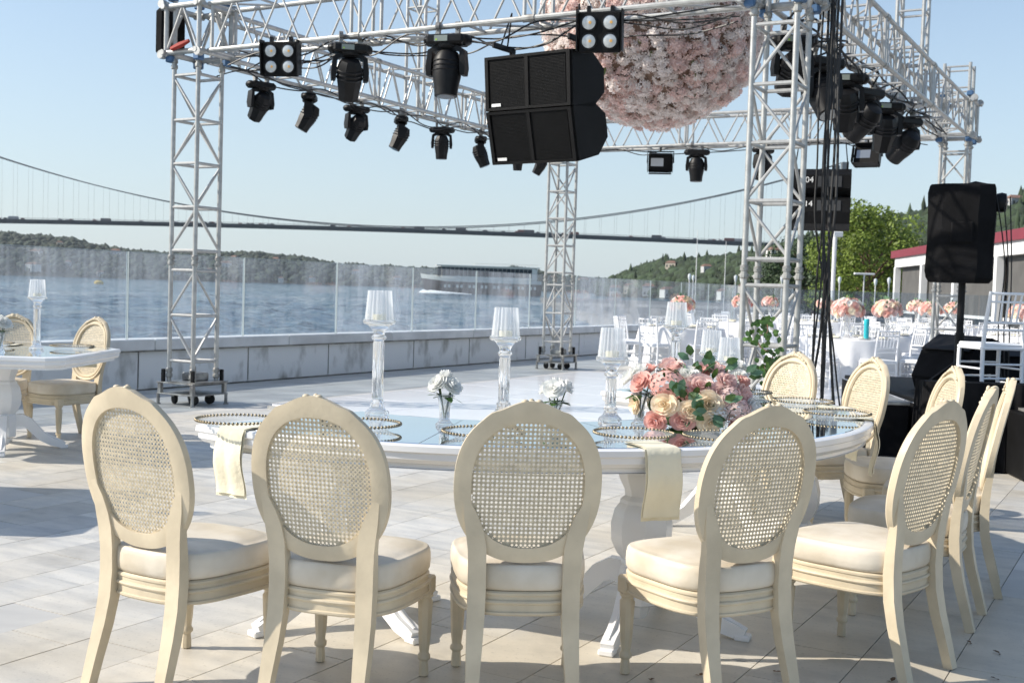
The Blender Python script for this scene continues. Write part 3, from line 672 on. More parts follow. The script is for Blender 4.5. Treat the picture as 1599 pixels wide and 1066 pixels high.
# ---------------------------------------------------------------- dining chairs
def egg(th, a, b, crest=0):
    c_, s_ = math.cos(th), math.sin(th); e = .87; x = a*math.copysign(abs(c_)**e, c_); z = b*math.copysign(abs(s_)**e, s_)     # a slightly squared oval
    if crest:
        d = abs(((th-PI/2+PI) % (2*PI))-PI)
        z += crest*math.exp(-(d/.26)**2)+.006*math.exp(-((d-.50)/.10)**2)
    return x, z
OZ = .727
def bend(x, y, z): return (x, y-.215-(z-.48)*.20+.28*x*x, z)     # lean and wrap of the back
def chair_meshes():
    M = {}
    ring = MB(); N = 112; sec = [(0, -.013), (.5, -.016), (1, -.013), (1, .010), (.86, .019), (.62, .017), (.52, .008), (.42, .017), (.14, .017), (0, .008)]
    V = []
    for i in range(N):
        th = 2*PI*i/N; xi, zi = egg(th, .181, .207); xo, zo = egg(th, .236, .256, .020)
        for (s, dy) in sec: V.append(bend(xi+(xo-xi)*s, dy, OZ+zi+(zo-zi)*s))
    n = len(sec); F = []
    for i in range(N):
        j = (i+1) % N
        for k in range(n): l = (k+1) % n; F.append((i*n+k, j*n+k, j*n+l, i*n+l))
    ring.add(V, F); M['back_frame'] = (ring, m_cream, 40)
    cr = MB()                                                    # carved crest on the front
    for s in (-1, 1):
        for k, (x, z, rx, rz) in enumerate(((.012, .985, .016, .013), (.034, .981, .018, .011), (.058, .971, .020, .009), (.084, .958, .018, .008), (.108, .943, .012, .007))):
            p = bend(s*x, .020, z); cr.ell(p, (rx, .009, rz), 8, 5, Matrix.Rotation(s*.45, 4, 'Y'))
    cr.ell(bend(0, .022, .993), (.012, .010, .016), 8, 5)
    for s in (-1, 1): cr.ell(bend(s*.022, 0, 1.001), (.012, .012, .007), 8, 5)
    M['carved_crest'] = (cr, m_cream, 50)
    cane = MB(); P_ = .0142; h = .0043; V = []; F = []; kx = 13; kz = 16; th_ = .0022
    oc = [(math.cos(PI/8+k*PI/4), math.sin(PI/8+k*PI/4)) for k in range(8)]
    sq = [(1, .41), (.41, 1), (-.41, 1), (-1, .41), (-1, -.41), (-.41, -1), (.41, -1), (1, -.41)]
    for i in range(-kx, kx+1):
        for j in range(-kz, kz+1):
            cx, cz = i*P_, j*P_
            if abs(cx/.186)**2.3+abs(cz/.212)**2.3 > 1: continue
            hole = abs(cx/.177)**2.3+abs(cz/.203)**2.3 < 1
            b0 = len(V); hh = h*random.uniform(.97, 1.03)
            for y in (-th_/2, th_/2):
                for (x, z) in sq: V.append(bend(cx+x*P_/2, y, OZ+cz+z*P_/2))
                for (x, z) in oc: V.append(bend(cx+x*hh, y, OZ+cz+z*hh))
            if hole:
                for k in range(8):
                    l = (k+1) % 8
                    F.append((b0+k, b0+l, b0+8+l, b0+8+k)); F.append((b0+16+l, b0+16+k, b0+24+k, b0+24+l)); F.append((b0+8+k, b0+8+l, b0+24+l, b0+24+k))
            else: F.append(tuple(b0+k for k in range(8))); F.append(tuple(b0+16+k for k in range(7, -1, -1)))
            # corner squares between the octagonal outer edges
            q = len(V)
            V.extend([bend(cx+P_/2*x, 0, OZ+cz+P_/2*z) for x, z in ((.41, 1), (1, .41), (1.59, 1), (1, 1.59))]); F.append((q, q+1, q+2, q+3))
    cane.add(V, F); M['cane_panel'] = (cane, m_cane, 0)
    def ol(n, ins=0):                                              # seat outline, counter-clockwise
        pts = []
        for i in range(n):
            t = 2*PI*i/n; c, s = math.cos(t), math.sin(t); e = 2/3.6
            x = math.copysign(abs(c)**e, c); y = math.copysign(abs(s)**e, s)
            w = .205+.040*(y+1)/2-ins; pts.append((x*w, .005+y*(.225-ins)+(.012*(1-x*x) if y > 0 else -.012*(1-x*x)), 0))
        return pts
    def stack(layers, n=56):
        m = MB(); V = []; F = []
        for ins, z in layers: V += [(x, y, z) for x, y, _ in ol(n, ins)]
        for i in range(len(layers)-1):
            for k in range(n): l = (k+1) % n; F.append((i*n+k, i*n+l, (i+1)*n+l, (i+1)*n+k))
        F.append(tuple(range(n))[::-1]); F.append(tuple((len(layers)-1)*n+k for k in range(n))); return m.add(V, F)
    M['seat_rail'] = (stack([(.03, .298), (.004, .298), (0, .303), (0, .309), (.005, .312), (.005, .334), (.0, .337), (-.002, .342), (0, .347), (.006, .350), (.006, .362), (.002, .365), (.002, .372), (.008, .377), (.03, .377)]), m_cream, 30)
    M['seat_cushion'] = (stack([(.02, .376), (.007, .380), (.001, .392), (-.001, .415), (.0, .440), (.003, .455), (.007, .462), (.011, .464), (.016, .463), (.03, .469), (.06, .475), (.10, .479), (.15, .480)]), m_cush, 60)
    for s in (-1, 1):
        m = MB(); path = [(s*.163, -.295, 0), (s*.160, -.268, .10), (s*.156, -.240, .20), (s*.153, -.222, .29), (s*.152, -.216, .38), (s*.153, -.219, .46), (s*.155, -.226, .52), (s*.163, -.234, .57), (s*.177, -.240, .62), (s*.196, -.250, .68)]
        rr = [(.0195, .0175), (.022, .0185), (.0255, .020), (.028, .021), (.029, .021), (.029, .019), (.030, .0165), (.029, .014), (.023, .0115), (.010, .009)]
        m.tube(path, [(a, b) for a, b in rr], 4, sq=(1, 0, 0))
        M['rear_leg%d' % s] = (m, m_cream, 40)
        f = MB(); x, y = s*.198, .180
        f.box((x, y, .322), (.056, .056, .062), b=.006)
        f.lathe([(.012, 0), (.017, .004), (.0165, .03), (.0145, .055), (.0215, .062), (.0225, .072), (.0165, .082), (.0165, .088), (.0205, .12), (.0255, .24), (.0265, .262), (.021, .270), (.021, .276), (.027, .282), (.027, .292)], 24, (x, y, 0), flute=.045, fn=8)
        M['front_leg%d' % s] = (f, m_cream, 40)
    return M
def make_chair():
    t_ = thing('dining_chair', 'x', 'chair', group='cream oval back dining chairs')
    for k, (m, mt, sm) in chair_meshes().items():
        nm = k.rstrip('-1') if k[-1] == '1' else k
        m.build(nm, mt, t_, sm)
    return t_
chair = make_chair(); kids(chair)
TC = Vector((-.05, 6.15, 0))                       # centre of the crescent table
CH = [(-1.235, 3.66, None, 'cream oval back chair at the left end of the table, turned to the right'),
      (-.61, 3.55, None, 'cream oval back chair between the left end chair and the centre one, seen from behind'),
      (.07, 3.60, None, 'cream oval back chair seen squarely from behind at the middle of the picture'),
      (.85, 3.71, None, 'cream oval back chair right of the middle one, in front of the pink bouquet'),
      (1.56, 4.10, None, 'cream oval back chair seen edge on from behind, nearest on the right side'),
      (2.03, 4.84, None, 'cream cane chair edge on, just behind the nearest right side chair'),
      (2.36, 5.42, None, 'cream chair at the right picture edge showing the front of its back frame'),
      (2.43, 6.30, None, 'cream chair facing the table in front of the black stage'),
      (2.22, 7.04, None, 'cream chair facing the table, between the stage and the far end chair'),
      (1.84, 7.45, None, 'cream chair at the far end of the crescent table by the right truss tower')]
for i, (x, y, f, lb) in enumerate(CH):
    d = TC-Vector((x, y, 0)); fa = math.atan2(d.y, d.x)+R((-4, -5, 1.5, 8, 5, 2, -4, -6, -8, -4)[i])
    fd = Vector((math.cos(fa), math.sin(fa), 0)); p = Vector((x, y, 0))+fd*.325
    place(chair, i == 0, (p.x, p.y, 0), fa-PI/2, lb)
for (x, y, fa, lb) in ((-3.52, 9.85, 236, 'cream oval back chair behind the right corner of the left hand table'), (-4.27, 9.95, 268, 'cream oval back chair behind the left hand table at the picture edge')):
    fd = Vector((math.cos(R(fa)), math.sin(R(fa)), 0)); p = Vector((x, y, 0))+fd*.325
    place(chair, False, (p.x, p.y, 0), R(fa)-PI/2, lb)

# ---------------------------------------------------------------- crescent table
tab = thing('crescent_table', 'white half ring table with mirror top set for a wedding dinner', 'table', TC, 0)
TH0, TH1, RI, RO = R(230), R(412), .985, 1.885
def outline(n=64):
    pts = []
    for i in range(n+1): t = TH0+(TH1-TH0)*i/n; pts.append((RO*math.cos(t), RO*math.sin(t)))
    for i in range(n+1): t = TH1+(TH0-TH1)*i/n; pts.append((RI*math.cos(t), RI*math.sin(t)))
    return [Vector((x, y, 0)) for x, y in pts]
def moulded(pts, prof, topz, botz):
    n = len(pts); nr = []
    for i in range(n):
        e1 = (pts[i]-pts[i-1]); e2 = (pts[(i+1) % n]-pts[i])
        n1 = Vector((e1.y, -e1.x, 0)).normalized(); n2 = Vector((e2.y, -e2.x, 0)).normalized(); q = (n1+n2).normalized(); nr.append(q/max(.5, q.dot(n1)))
    V = []; F = []
    for o_, z in prof: V += [(p.x+q.x*o_, p.y+q.y*o_, z) for p, q in zip(pts, nr)]
    for i in range(len(prof)-1):
        for k in range(n): l = (k+1) % n; F.append((i*n+k, (i+1)*n+k, (i+1)*n+l, i*n+l))
    return V, F, n
EDGE = [(-.034, .7605), (0, .7605), (.010, .756), (.012, .735), (.003, .728), (.003, .706), (-.012, .690), (-.030, .684), (-.030, .668), (-.10, .666)]
V, F, n = moulded(outline(), EDGE, 0, 0)
m = MB().add(V, F); m.build('table_edge', m_white, tab, 25)
m = MB(); NS = 64                                              # deck under the mirror
V = []; F = []
for i in range(NS+1):
    t = TH0+.025+(TH1-TH0-.05)*i/NS
    for r in (RI+.02, RO-.02): V += [(r*math.cos(t), r*math.sin(t), .7585), (r*math.cos(t), r*math.sin(t), .667)]
for i in range(NS):
    a = i*4; F += [(a, a+2, a+6, a+4), (a+1, a+5, a+7, a+3)]
m.add(V, F); m.build('table_deck', m_white, tab, 0)
for k in range(6):
    t0 = TH0+.022+(TH1-TH0-.044)*k/6+.0016; t1 = TH0+.022+(TH1-TH0-.044)*(k+1)/6-.0016; V = []; F = []
    for i in range(13):
        t = t0+(t1-t0)*i/12
        for r, z in ((RI+.032, .7592), (RI+.034, .7632), (RO-.034, .7632), (RO-.032, .7592)): V.append((r*math.cos(t), r*math.sin(t), z))
    for i in range(12):
        for q in range(3): a = i*4+q; F.append((a, a+1, a+5, a+4))
    F.append((0, 1, 2, 3)); F.append((51, 50, 49, 48))
    F = [tuple(reversed(q)) for q in F]
    MB().add(V, F).build('mirror_panel', m_mirror, tab, 0)
def pedestal(par, x, y, rz, H=.668, nm='pedestal'):
    p = MB().lathe([(.15, H), (.15, H-.02), (.105, H-.035), (.095, H-.07), (.075, H-.11), (.072, H-.135), (.09, H-.15), (.092, H-.165), (.112, H-.19), (.126, H-.25), (.122, H-.32), (.098, H-.37), (.075, H-.395), (.08, H-.41), (.078, H-.42), (.085, H-.44), (.085, .10), (.05, .085), (.04, .05), (.028, .035)][::-1], 8, (x, y, 0)).build(nm, m_white, par, 25)
    for k in range(4):
        a = rz+k*PI/2; c, s = math.cos(a), math.sin(a); L = MB()
        prof = [(.06, .215, .05), (.12, .225, .045), (.17, .20, .04), (.215, .15, .036), (.27, .092, .033), (.34, .052, .03), (.40, .034, .026), (.432, .022, .022)]
        L.tube([(x+r*c, y+r*s, z) for r, z, h in prof], [(h, .026) for r, z, h in prof], 4, sq=(0, 0, 1))
        L.tube([(x+.09*c, y+.09*s, .262), (x+.165*c, y+.165*s, .235), (x+.215*c, y+.215*s, .19), (x+.275*c, y+.275*s, .127), (x+.35*c, y+.35*s, .086), (x+.42*c, y+.42*s, .05)], .008, 6)
        L.box((x+.425*c, y+.425*s, .012), (.06, .06, .024), Matrix.Rotation(a, 4, 'Z'), b=.005)
        L.build('curved_leg', m_white, p, 30)
for (th, rr, rz) in ((249, 1.60, .75), (292, 1.60, -1.95), (338, 1.55, -.6), (25, 1.5, .2)):
    pedestal(tab, rr*math.cos(R(th)), rr*math.sin(R(th)), rz)
# left table and its twin just outside the picture
def square_table(x, y, rz, label):
    t_ = thing('square_table', label, 'table', (x, y, 0), rz, 'square white pedestal tables')
    h = .675; c = .10
    pts = [Vector(p+(0,)) for p in ((h, -h+c), (h, h-c), (h-c, h), (-h+c, h), (-h, h-c), (-h, -h+c), (-h+c, -h), (h-c, -h))]
    V, F, n = moulded(pts, EDGE, 0, 0); F.append(tuple(range((len(EDGE)-1)*n, len(EDGE)*n))[::-1]); F.append(tuple(range(n)))
    MB().add(V, F).build('table_top', m_white, t_, 25)
    V = [(p.x*.93, p.y*.93, z) for z in (.7600, .7632) for p in pts]
    MB().add(V, [tuple(range(8, 16))]+[(i, (i+1) % 8, (i+1) % 8+8, i+8) for i in range(8)]).build('mirror_panel', m_mirror, t_, 0)
    pedestal(t_, 0, 0, .35); return t_
square_table(-3.88, 8.88, 0, 'white square pedestal table at the left with a candlestick on it')
square_table(-4.02, 6.55, 0, 'white square pedestal table beyond the left picture edge whose shadow falls on the paving')

# ---------------------------------------------------------------- table settings
cp = thing('charger_plate', 'x', 'plate', group='glass charger plates with beaded rims')
MB().lathe([(.002, .006), (.10, .006), (.118, .010), (.150, .024), (.160, .027), (.161, .024), (.150, .020), (.118, .005), (.10, .001), (.002, .001)], 48, caps=False).build('glass_dish', m_plate, cp, 40)
bd = MB(); NB = 62
for i in range(NB):
    a = 2*PI*i/NB; bd.ell((.161*math.cos(a), .161*math.sin(a), .0265), (.0066, .0066, .0066), 6, 4)
bd.build('beaded_rim', m_bead, cp, 60); kids(cp)
PL = [(-1.10, 4.66, 'glass charger plate with beaded rim at the left end of the crescent table'), (-.60, 4.66, 'beaded glass charger plate behind the second chair from the left'),
      (-.10, 4.52, 'beaded glass charger plate behind the middle chair, left of the rosebuds'), (.50, 4.62, 'beaded glass charger plate just left of the pink bouquet'),
      (.86, 4.62, 'beaded glass charger plate in front of the pink bouquet'), (1.37, 6.80, 'farthest beaded charger plate on the crescent table'),
      (1.60, 6.32, 'beaded charger plate between the farthest one and the table bend'), (1.62, 5.72, 'beaded charger plate at the right hand bend of the crescent table'),
      (-3.50, 9.22, 'beaded charger plate on the left square table near its right corner'), (-4.15, 9.25, 'beaded charger plate on the left square table near the picture edge')]
for i, (x, y, lb) in enumerate(PL): place(cp, i == 0, (x, y, .7645), random.uniform(0, 6), lb)
def napkin(x, y, a, label, w=.13, drop=.26, fold=0, z=.7648):
    """napkin laid over the table edge; a = outward direction"""
    t_ = MB(); d = Vector((math.cos(a), math.sin(a), 0)); s = Vector((-d.y, d.x, 0)); N_ = 16; V = []
    path = [(-.17, .004), (-.08, .006), (-.02, .006), (.016, .002), (.030, -.025)]+[(.034+.012*math.sin(i*.5), -.05-(drop-.05)*i/10) for i in range(11)]
    for lay, (dw, dd, off) in enumerate(((0, 0, 0), (.012, .014, -.010))):
        V = []; F = []
        for i, (r, q) in enumerate(path):
            for k in range(7):
                u_ = (k/6-.5)*(w+dw)*(1+(.10 if q < -.05 else 0)*(-q/drop)); wav = .006*math.sin(k*1.9+lay)*min(1, max(0, -q*8))
                p = Vector((x, y, z))+d*(r+off*(1 if q < -.01 else 0)+wav)+s*u_+Vector((0, 0, q*(1+dd*3)+(.0 if lay == 0 else -.003)))
                V.append(p)
        for i in range(len(path)-1):
            for k in range(6): F.append((i*7+k, i*7+k+1, (i+1)*7+k+1, (i+1)*7+k))
        t_.add(V, F)
    return tag(t_.build('napkin', m_napkin, smooth=60), label, 'napkin', 'cream napkins hanging over table edges')
for th, lb in ((236.5, 'cream napkin hanging over the left end of the crescent table'), (289.5, 'cream napkin hanging over the table edge left of the fourth chair'), (-14, 'cream napkin hanging over the right hand bend of the crescent table'), (2, 'cream napkin hanging at the far side of the right hand bend')):
    napkin(TC.x+(RO-.005)*math.cos(R(th)), TC.y+(RO-.005)*math.sin(R(th)), R(th), lb, .14 if th > 0 else .12)
napkin(-3.50, 9.555, PI/2, 'cream napkin hanging from the far side of the left table near its corner', .12, .16)
napkin(-4.10, 9.555, PI/2, 'cream napkin hanging from the far side of the left table near the picture edge', .12, .16)
def candle(x, y, H, label, k=1.0):
    t_ = thing('candle_holder', label, 'candle holder', (x, y, .7645), random.uniform(0, 1), 'crystal candle holders')
    s = H-.215*k
    MB().lathe([(.052, 0), (.054, .008), (.050, .016), (.034, .030), (.028, .05), (.033, .058), (.026, .068), (.022, .074)], 20, flute=.05, fn=10).build('foot', m_crystal, t_, 30)
    MB().lathe([(.022, .072), (.024, .08), (.024, s-.02), (.020, s-.012)], 24, flute=.07, fn=12).build('fluted_stem', m_crystal, t_, 30)
    MB().lathe([(.020, s-.014), (.032, s), (.034, s+.006), (.024, s+.018), (.030, s+.035), (.048, s+.058), (.070, s+.066), (.074, s+.076), (.072, s+.084), (.004, s+.080)], 24, caps=False).build('drip_cup', m_crystal, t_, 30)
    MB().lathe([(.063, s+.082), (.052, H), (.049, H), (.060, s+.084)], 80, flute=.05, fn=20, caps=False).build('pleated_shade', m_shade, t_, 15)
    MB().lathe([(.030, s+.083), (.031, s+.108), (.004, s+.106)], 12, caps=True).build('candle', m_wax, t_, 40)
candle(-.60, 5.22, .56, 'tallest crystal candle holder, left one on the crescent table')
candle(-.03, 5.30, .50, 'crystal candle holder above the middle chair')
candle(.455, 5.24, .425, 'shorter crystal candle holder left of the pink bouquet')
candle(.94, 6.66, .54, 'tall crystal candle holder behind the pink bouquet')
candle(1.23, 6.55, .35, 'low crystal candle holder right of the bouquet, nearer one')
candle(1.18, 6.85, .38, 'low crystal candle holder right of the bouquet, partly hidden one')
candle(-3.70, 9.02, .545, 'crystal candle holder on the left square table')
candle(-3.62, 6.55, .5, 'crystal candle holder on the table beyond the left picture edge')
def rose_mesh(op=1.0):
    m = MB()
    for (n_, r0, r1, h0, h1, ph, curl) in ((3, .02, .20, .05, .62, 0, 0), (4, .08, .38, 0, .62, .5, .02), (5, .12, .62*op, -.05, .50, .2, .08), (6, .15, .86*op, -.12, .30, .9, .14), (7, .15, 1.0*op, -.2, .08, .4, .16)):
        for k in range(n_):
            a = ph+2*PI*k/n_+random.uniform(-.15, .15); w = 1.35*PI/n_; V = []; F = []
            hh = h1*random.uniform(.9, 1.08); rr = r1*random.uniform(.92, 1.06)
            for i in range(5):
                t = i/4
                for j in range(5):
                    s = j/2-1; b = a+s*w*(1-.25*t*t); tt = t*(1-.30*s*s*t)
                    r = r0+(rr-r0)*math.sin(tt*PI/2)**.8+curl*max(0, t-.7)*1.6+.03*s*s
                    z = h0+(hh-h0)*tt**1.25-curl*.7*max(0, t-.8)
                    V.append((r*math.cos(b), r*math.sin(b), z))
            for i in range(4):
                for j in range(4): q = i*5+j; F.append((q, q+1, q+6, q+5))
            m.add(V, F)
    return m
def mk(m, name, mt, sm=70):
    me = bpy.data.meshes.new(name); me.from_pydata(m.v, [], m.f); me.materials.append(mt); me.polygons.foreach_set('use_smooth', [True]*len(me.polygons)); me.set_sharp_from_angle(angle=R(sm)); return me
rosem = {}
for nm, mt in (('w', m_rosew), ('p', m_rosep), ('c', m_rosec), ('l', m_rosel)): rosem[nm] = [mk(rose_mesh(o), 'rose', mt) for o in (.8, .95, 1.1)]
def leafquad(m, p, d, up, L, w):
    d = d.normalized(); s = d.cross(up); s = s.normalized() if s.length > 1e-4 else d.orthogonal().normalized(); n = s.cross(d)
    V = [p, p+d*L*.35+s*w*.5+n*L*.04, p+d*L*.75+s*w*.36, p+d*L-n*L*.08, p+d*L*.75-s*w*.36, p+d*L*.35-s*w*.5+n*L*.04, p+d*L*.5+n*L*.02]
    m.add(V, [(0, 1, 6), (1, 2, 6), (2, 3, 6), (3, 4, 6), (4, 5, 6), (5, 0, 6)])
def hydrangea(r, n_=70):
    m = MB()
    for i in range(n_):
        z = 1-1.3*(i+.5)/n_; q = math.sqrt(max(0, 1-z*z)); a = i*2.4; d = Vector((q*math.cos(a), q*math.sin(a), z)); c = d*r*random.uniform(.86, 1.05)
        s = d.orthogonal().normalized(); t = d.cross(s); ph = random.random()*3
        for k in range(4):
            b = ph+k*PI/2; e = s*math.cos(b)+t*math.sin(b); f_ = s*math.cos(b+.8)+t*math.sin(b+.8); g = s*math.cos(b-.8)+t*math.sin(b-.8); R_ = r*.24
            m.add([c, c+f_*R_*.6+d*R_*.15, c+e*R_+d*R_*.05, c+g*R_*.6+d*R_*.15], [(0, 1, 2, 3)])
    return m
def put(me, name, parent, loc, d, s):
    o = bpy.data.objects.new(name, me); COL.objects.link(o); o.parent = parent; o.location = loc
    o.rotation_mode = 'QUATERNION'; o.rotation_quaternion = Vector(d).to_track_quat('Z', 'Y') @ Matrix.Rotation(random.uniform(0, 6), 4, 'Z').to_quaternion(); o.scale = (s, s, s); return o
def bud_vase(x, y, label, h=.16, r=.052, seed=0, n_=4, sc=1.0):
    random.seed(100+seed)
    t_ = thing('bud_vase', label, 'vase', (x, y, .7645), random.uniform(0, 6), 'small crystal vases with white roses')
    MB().lathe([(.036, 0), (.038, .006), (.030, .014), (.021, .03), (.021, h*.45), (.026, h*.75), (.037, h), (.034, h), (.022, h*.72), (.016, .03), (.002, .022)], 20, flute=.05, fn=10, caps=False).build('glass_vase', m_crystal, t_, 40)
    g = MB()
    for i in range(9):
        a = i*.7+random.random(); leafquad(g, Vector((.01*math.cos(a), .01*math.sin(a), h*.92)), Vector((math.cos(a), math.sin(a), random.uniform(-.45, .45))), Vector((0, 0, 1)), random.uniform(.06, .095)*sc, .042*sc)
    for i in range(n_):
        a = i*2*PI/n_+.4; g.tube([(0, 0, .03), (.02*math.cos(a), .02*math.sin(a), h*.8), (.04*math.cos(a), .04*math.sin(a), h+.04)], .003, 5)
    g.build('leaves', m_leaf, t_, 0)
    for i in range(n_):
        a = i*2*PI/n_+.4; rr = .050*sc; put(random.choice(rosem['w']), 'rose', t_, (rr*math.cos(a), rr*math.sin(a), h+.045+random.uniform(-.01, .02)), (math.cos(a)*.75, math.sin(a)*.75, .7), r*sc)
    put(rosem['w'][0], 'rose', t_, (0, 0, h+.085*sc), (.1, -.2, 1), r*.95*sc)
bud_vase(-.275, 4.88, 'small crystal vase of white roses between the second and third chair', seed=1, h=.135, sc=.88)
bud_vase(.20, 5.05, 'white roses showing just above the middle chair', seed=2, h=.105, sc=.88)
bud_vase(.575, 5.12, 'white roses in a crystal vase touching the left side of the pink bouquet', seed=3, h=.15, sc=1.05)
bud_vase(1.17, 5.95, 'white roses with dark leaves at the right side of the pink bouquet', seed=4, h=.14)
bud_vase(-3.78, 8.55, 'white rose in a small vase on the left square table', seed=5)
bud_vase(-3.75, 6.3, 'white roses on the table beyond the left picture edge', seed=6)
random.seed(21)
bq = thing('bouquet', 'large low bouquet of pink, blush and cream roses on the mirror table', 'flowers', (.80, 5.10, .7645), 0)
bq.scale = (1.14, 1.1, .93)
MB().ell((0, 0, .10), (.17, .13, .11), 14, 8).build('foam_base', m_leaf, bq)
spec = [  # x, z, depth, kind, radius : laid out like the flowers seen from the chairs' side
 (-.155, .045, -.15, 'p', .058), (-.055, .055, -.17, 'p', .052), (-.125, .125, -.16, 'c', .058), (.035, .135, -.17, 'c', .062), (-.205, .215, -.06, 'p', .048), (.01, .21, -.12, 'l', .056),
 (.115, .23, -.09, 'l', .058), (.075, .185, -.13, 'l', .045), (-.075, .285, -.03, 'l', .055), (.02, .265, -.04, 'p', .05), (.075, .285, -.01, 'l', .05), (.185, .17, -.07, 'l', .05), (-.03, .255, -.08, 'w', .052), (.215, .12, -.09, 'w', .05), (-.03, .10, -.185, 'c', .045), (.19, .225, -.02, 'p', .048),
 (.155, .035, -.12, 'p', .05), (.045, .05, -.18, 'c', .048), (-.16, .26, .05, 'p', .05), (-.08, .29, .09, 'l', .055), (.1, .27, .1, 'p', .055), (.2, .15, .09, 'c', .055), (-.2, .12, .08, 'l', .055), (0, .17, .15, 'p', .055), (-.12, .1, .15, 'c', .055), (.12, .09, .16, 'l', .055), (.22, .08, .02, 'l', .05), (-.22, .1, -.02, 'c', .04)]
for (x, z, y, k, r) in spec:
    d = Vector((x*.9, y*1.1-.04, (z-.10)*.9)).normalized(); put(random.choice(rosem[k]), 'rose', bq, (x, y, z), d, r)
hyd = mk(hydrangea(.062), 'hydrangea', m_rosep); hydl = mk(hydrangea(.055), 'hydrangea', m_rosel); hydw = mk(hydrangea(.045, 50), 'hydrangea', m_rosew)
put(hyd, 'hydrangea', bq, (-.11, -.105, .205), (-.3, -1, .5), 1.15); put(hydl, 'hydrangea', bq, (.145, -.12, .105), (.3, -1, .2), 1.1); put(hydl, 'hydrangea', bq, (.12, -.125, .165), (.3, -1, .4), .9)
put(hydw, 'hydrangea', bq, (.07, -.16, .085), (.1, -1, .2), 1.0); put(hyd, 'hydrangea', bq, (-.02, -.1, .17), (0, -1, .5), .8); put(hydw, 'hydrangea', bq, (.21, -.08, .07), (1, -1, .2), 1.1)
g = MB(); g2 = MB()
for i in range(56):
    a = random.uniform(0, 2*PI); e = random.uniform(-.2, 1.3); d = Vector((math.cos(a)*math.cos(e), math.sin(a)*math.cos(e), math.sin(e)))
    p = Vector((d.x*.19, d.y*.14, .10+d.z*.17)); leafquad(g if i % 3 else g2, p, d+Vector((random.uniform(-.5, .5), random.uniform(-.5, .5), random.uniform(-.3, .5))), Vector((0, 0, 1)), random.uniform(.05, .085), random.uniform(.022, .036))
for (x, y, z, dx, dy, dz) in ((-.07, -.2, .17, -.3, -.5, .8), (-.03, -.2, .15, .3, -.6, .5), (.02, -.2, .09, -.5, -.5, -.2), (.04, -.2, .08, .5, -.4, -.4), (.0, -.2, .11, 0, -.5, .6), (-.09, -.2, .19, .1, -.4, 1), (.1, -.19, .14, .7, -.4, .3), (.05, -.04, .31, .3, 0, 1), (.12, -.02, .30, .7, 0, .6), (.2, -.03, .26, .9, -.1, .5), (-.02, 0, .33, -.5, 0, .6)):
    for q in range(3): leafquad(g2 if q < 2 else g, Vector((x, y, z))+Vector((random.uniform(-.015, .015), 0, random.uniform(-.015, .015))), Vector((dx+random.uniform(-.4, .4), dy, dz+random.uniform(-.4, .4))), Vector((0, -1, .3)), .055, .034)
g.build('leaves', m_leaf, bq, 0); g2.build('eucalyptus_leaves', m_leaf2, bq, 0)

# ---------------------------------------------------------------- the flower ball
fb = thing('flower_ball', 'huge ball of pale pink cherry blossom hanging under the truss', 'flower ball', (1.66, 14.62, 4.83), 0)
RB = 1.36
MB().ell((0, 0, 0), (RB*.945, RB*.945, RB*.945), 40, 26).build('core', mat('dried_moss', (.22, .15, .11), .9, var=.4, scale=6), fb, 60)
def blossoms(sel, seed):
    r_ = np.random.default_rng(seed); NP_ = 1180; k = np.arange(NP_)+.5               # pompoms of blossom spread over the ball
    zc = 1-2*k/NP_; ac = k*2.39996+r_.normal(0, .05, NP_); qc = np.sqrt(1-zc*zc); PC = np.stack([qc*np.cos(ac), qc*np.sin(ac), zc], 1)+r_.normal(0, .02, (NP_, 3)); PC /= np.linalg.norm(PC, axis=1)[:, None]
    pick = np.random.default_rng(5).uniform(0, 1, NP_); m_ = (pick < .36) if sel == 0 else (pick >= .36); PC = PC[m_]; rp = r_.uniform(.075, .125, len(PC)); out = r_.normal(0, .025, len(PC))
    per = 26; n_ = len(PC)*per; base = np.repeat(PC, per, 0); d = r_.normal(0, 1, (n_, 3)); d /= np.linalg.norm(d, axis=1)[:, None]; d += base*.75; d /= np.linalg.norm(d, axis=1)[:, None]
    C = base*(RB-.06+np.repeat(out, per))[:, None]+d*(np.repeat(rp, per)*r_.uniform(.85, 1.05, n_))[:, None]
    Nn = d+r_.normal(0, .3, (n_, 3)); Nn /= np.linalg.norm(Nn, axis=1)[:, None]
    T = np.cross(Nn, r_.normal(0, 1, (n_, 3))); T /= np.linalg.norm(T, axis=1)[:, None]; B = np.cross(Nn, T)
    sz = r_.uniform(.030, .048, n_); V = []; F = []
    PV = 5
    verts = np.zeros((n_, 1+PV*3, 3), np.float32); verts[:, 0] = C
    for k in range(PV):
        for j, (da, rr, up) in enumerate(((-.42, .78, .30), (0, 1.05, .22), (.42, .78, .30))):
            b = 2*PI*k/PV+da; verts[:, 1+k*3+j] = C+(T*math.cos(b)+B*math.sin(b))*(sz*rr)[:, None]+Nn*(sz*(up+r_.uniform(-.12, .25, n_)))[:, None]
    f = np.array([(0, 1+k*3, 2+k*3, 3+k*3) for k in range(PV)]); Fa = (np.arange(n_)[:, None, None]*(1+PV*3)+f[None]).reshape(-1, 4)
    return npmesh('blossoms', verts.reshape(-1, 3), Fa)
tag(link('blossoms', blossoms(0, 3), m_blossom, fb, 0), kind='stuff')
tag(link('pale_blossoms', blossoms(1, 4), m_blossom2, fb, 0), kind='stuff')
g = MB()
for i in range(260):
    z = random.uniform(-1, 1); a = random.uniform(0, 2*PI); q = math.sqrt(1-z*z); d = Vector((q*math.cos(a), q*math.sin(a), z))
    leafquad(g, d*(RB*.99), d+Vector((random.gauss(0, .6), random.gauss(0, .6), random.gauss(0, .6))), Vector((.2, .1, 1)), random.uniform(.07, .13), .035)
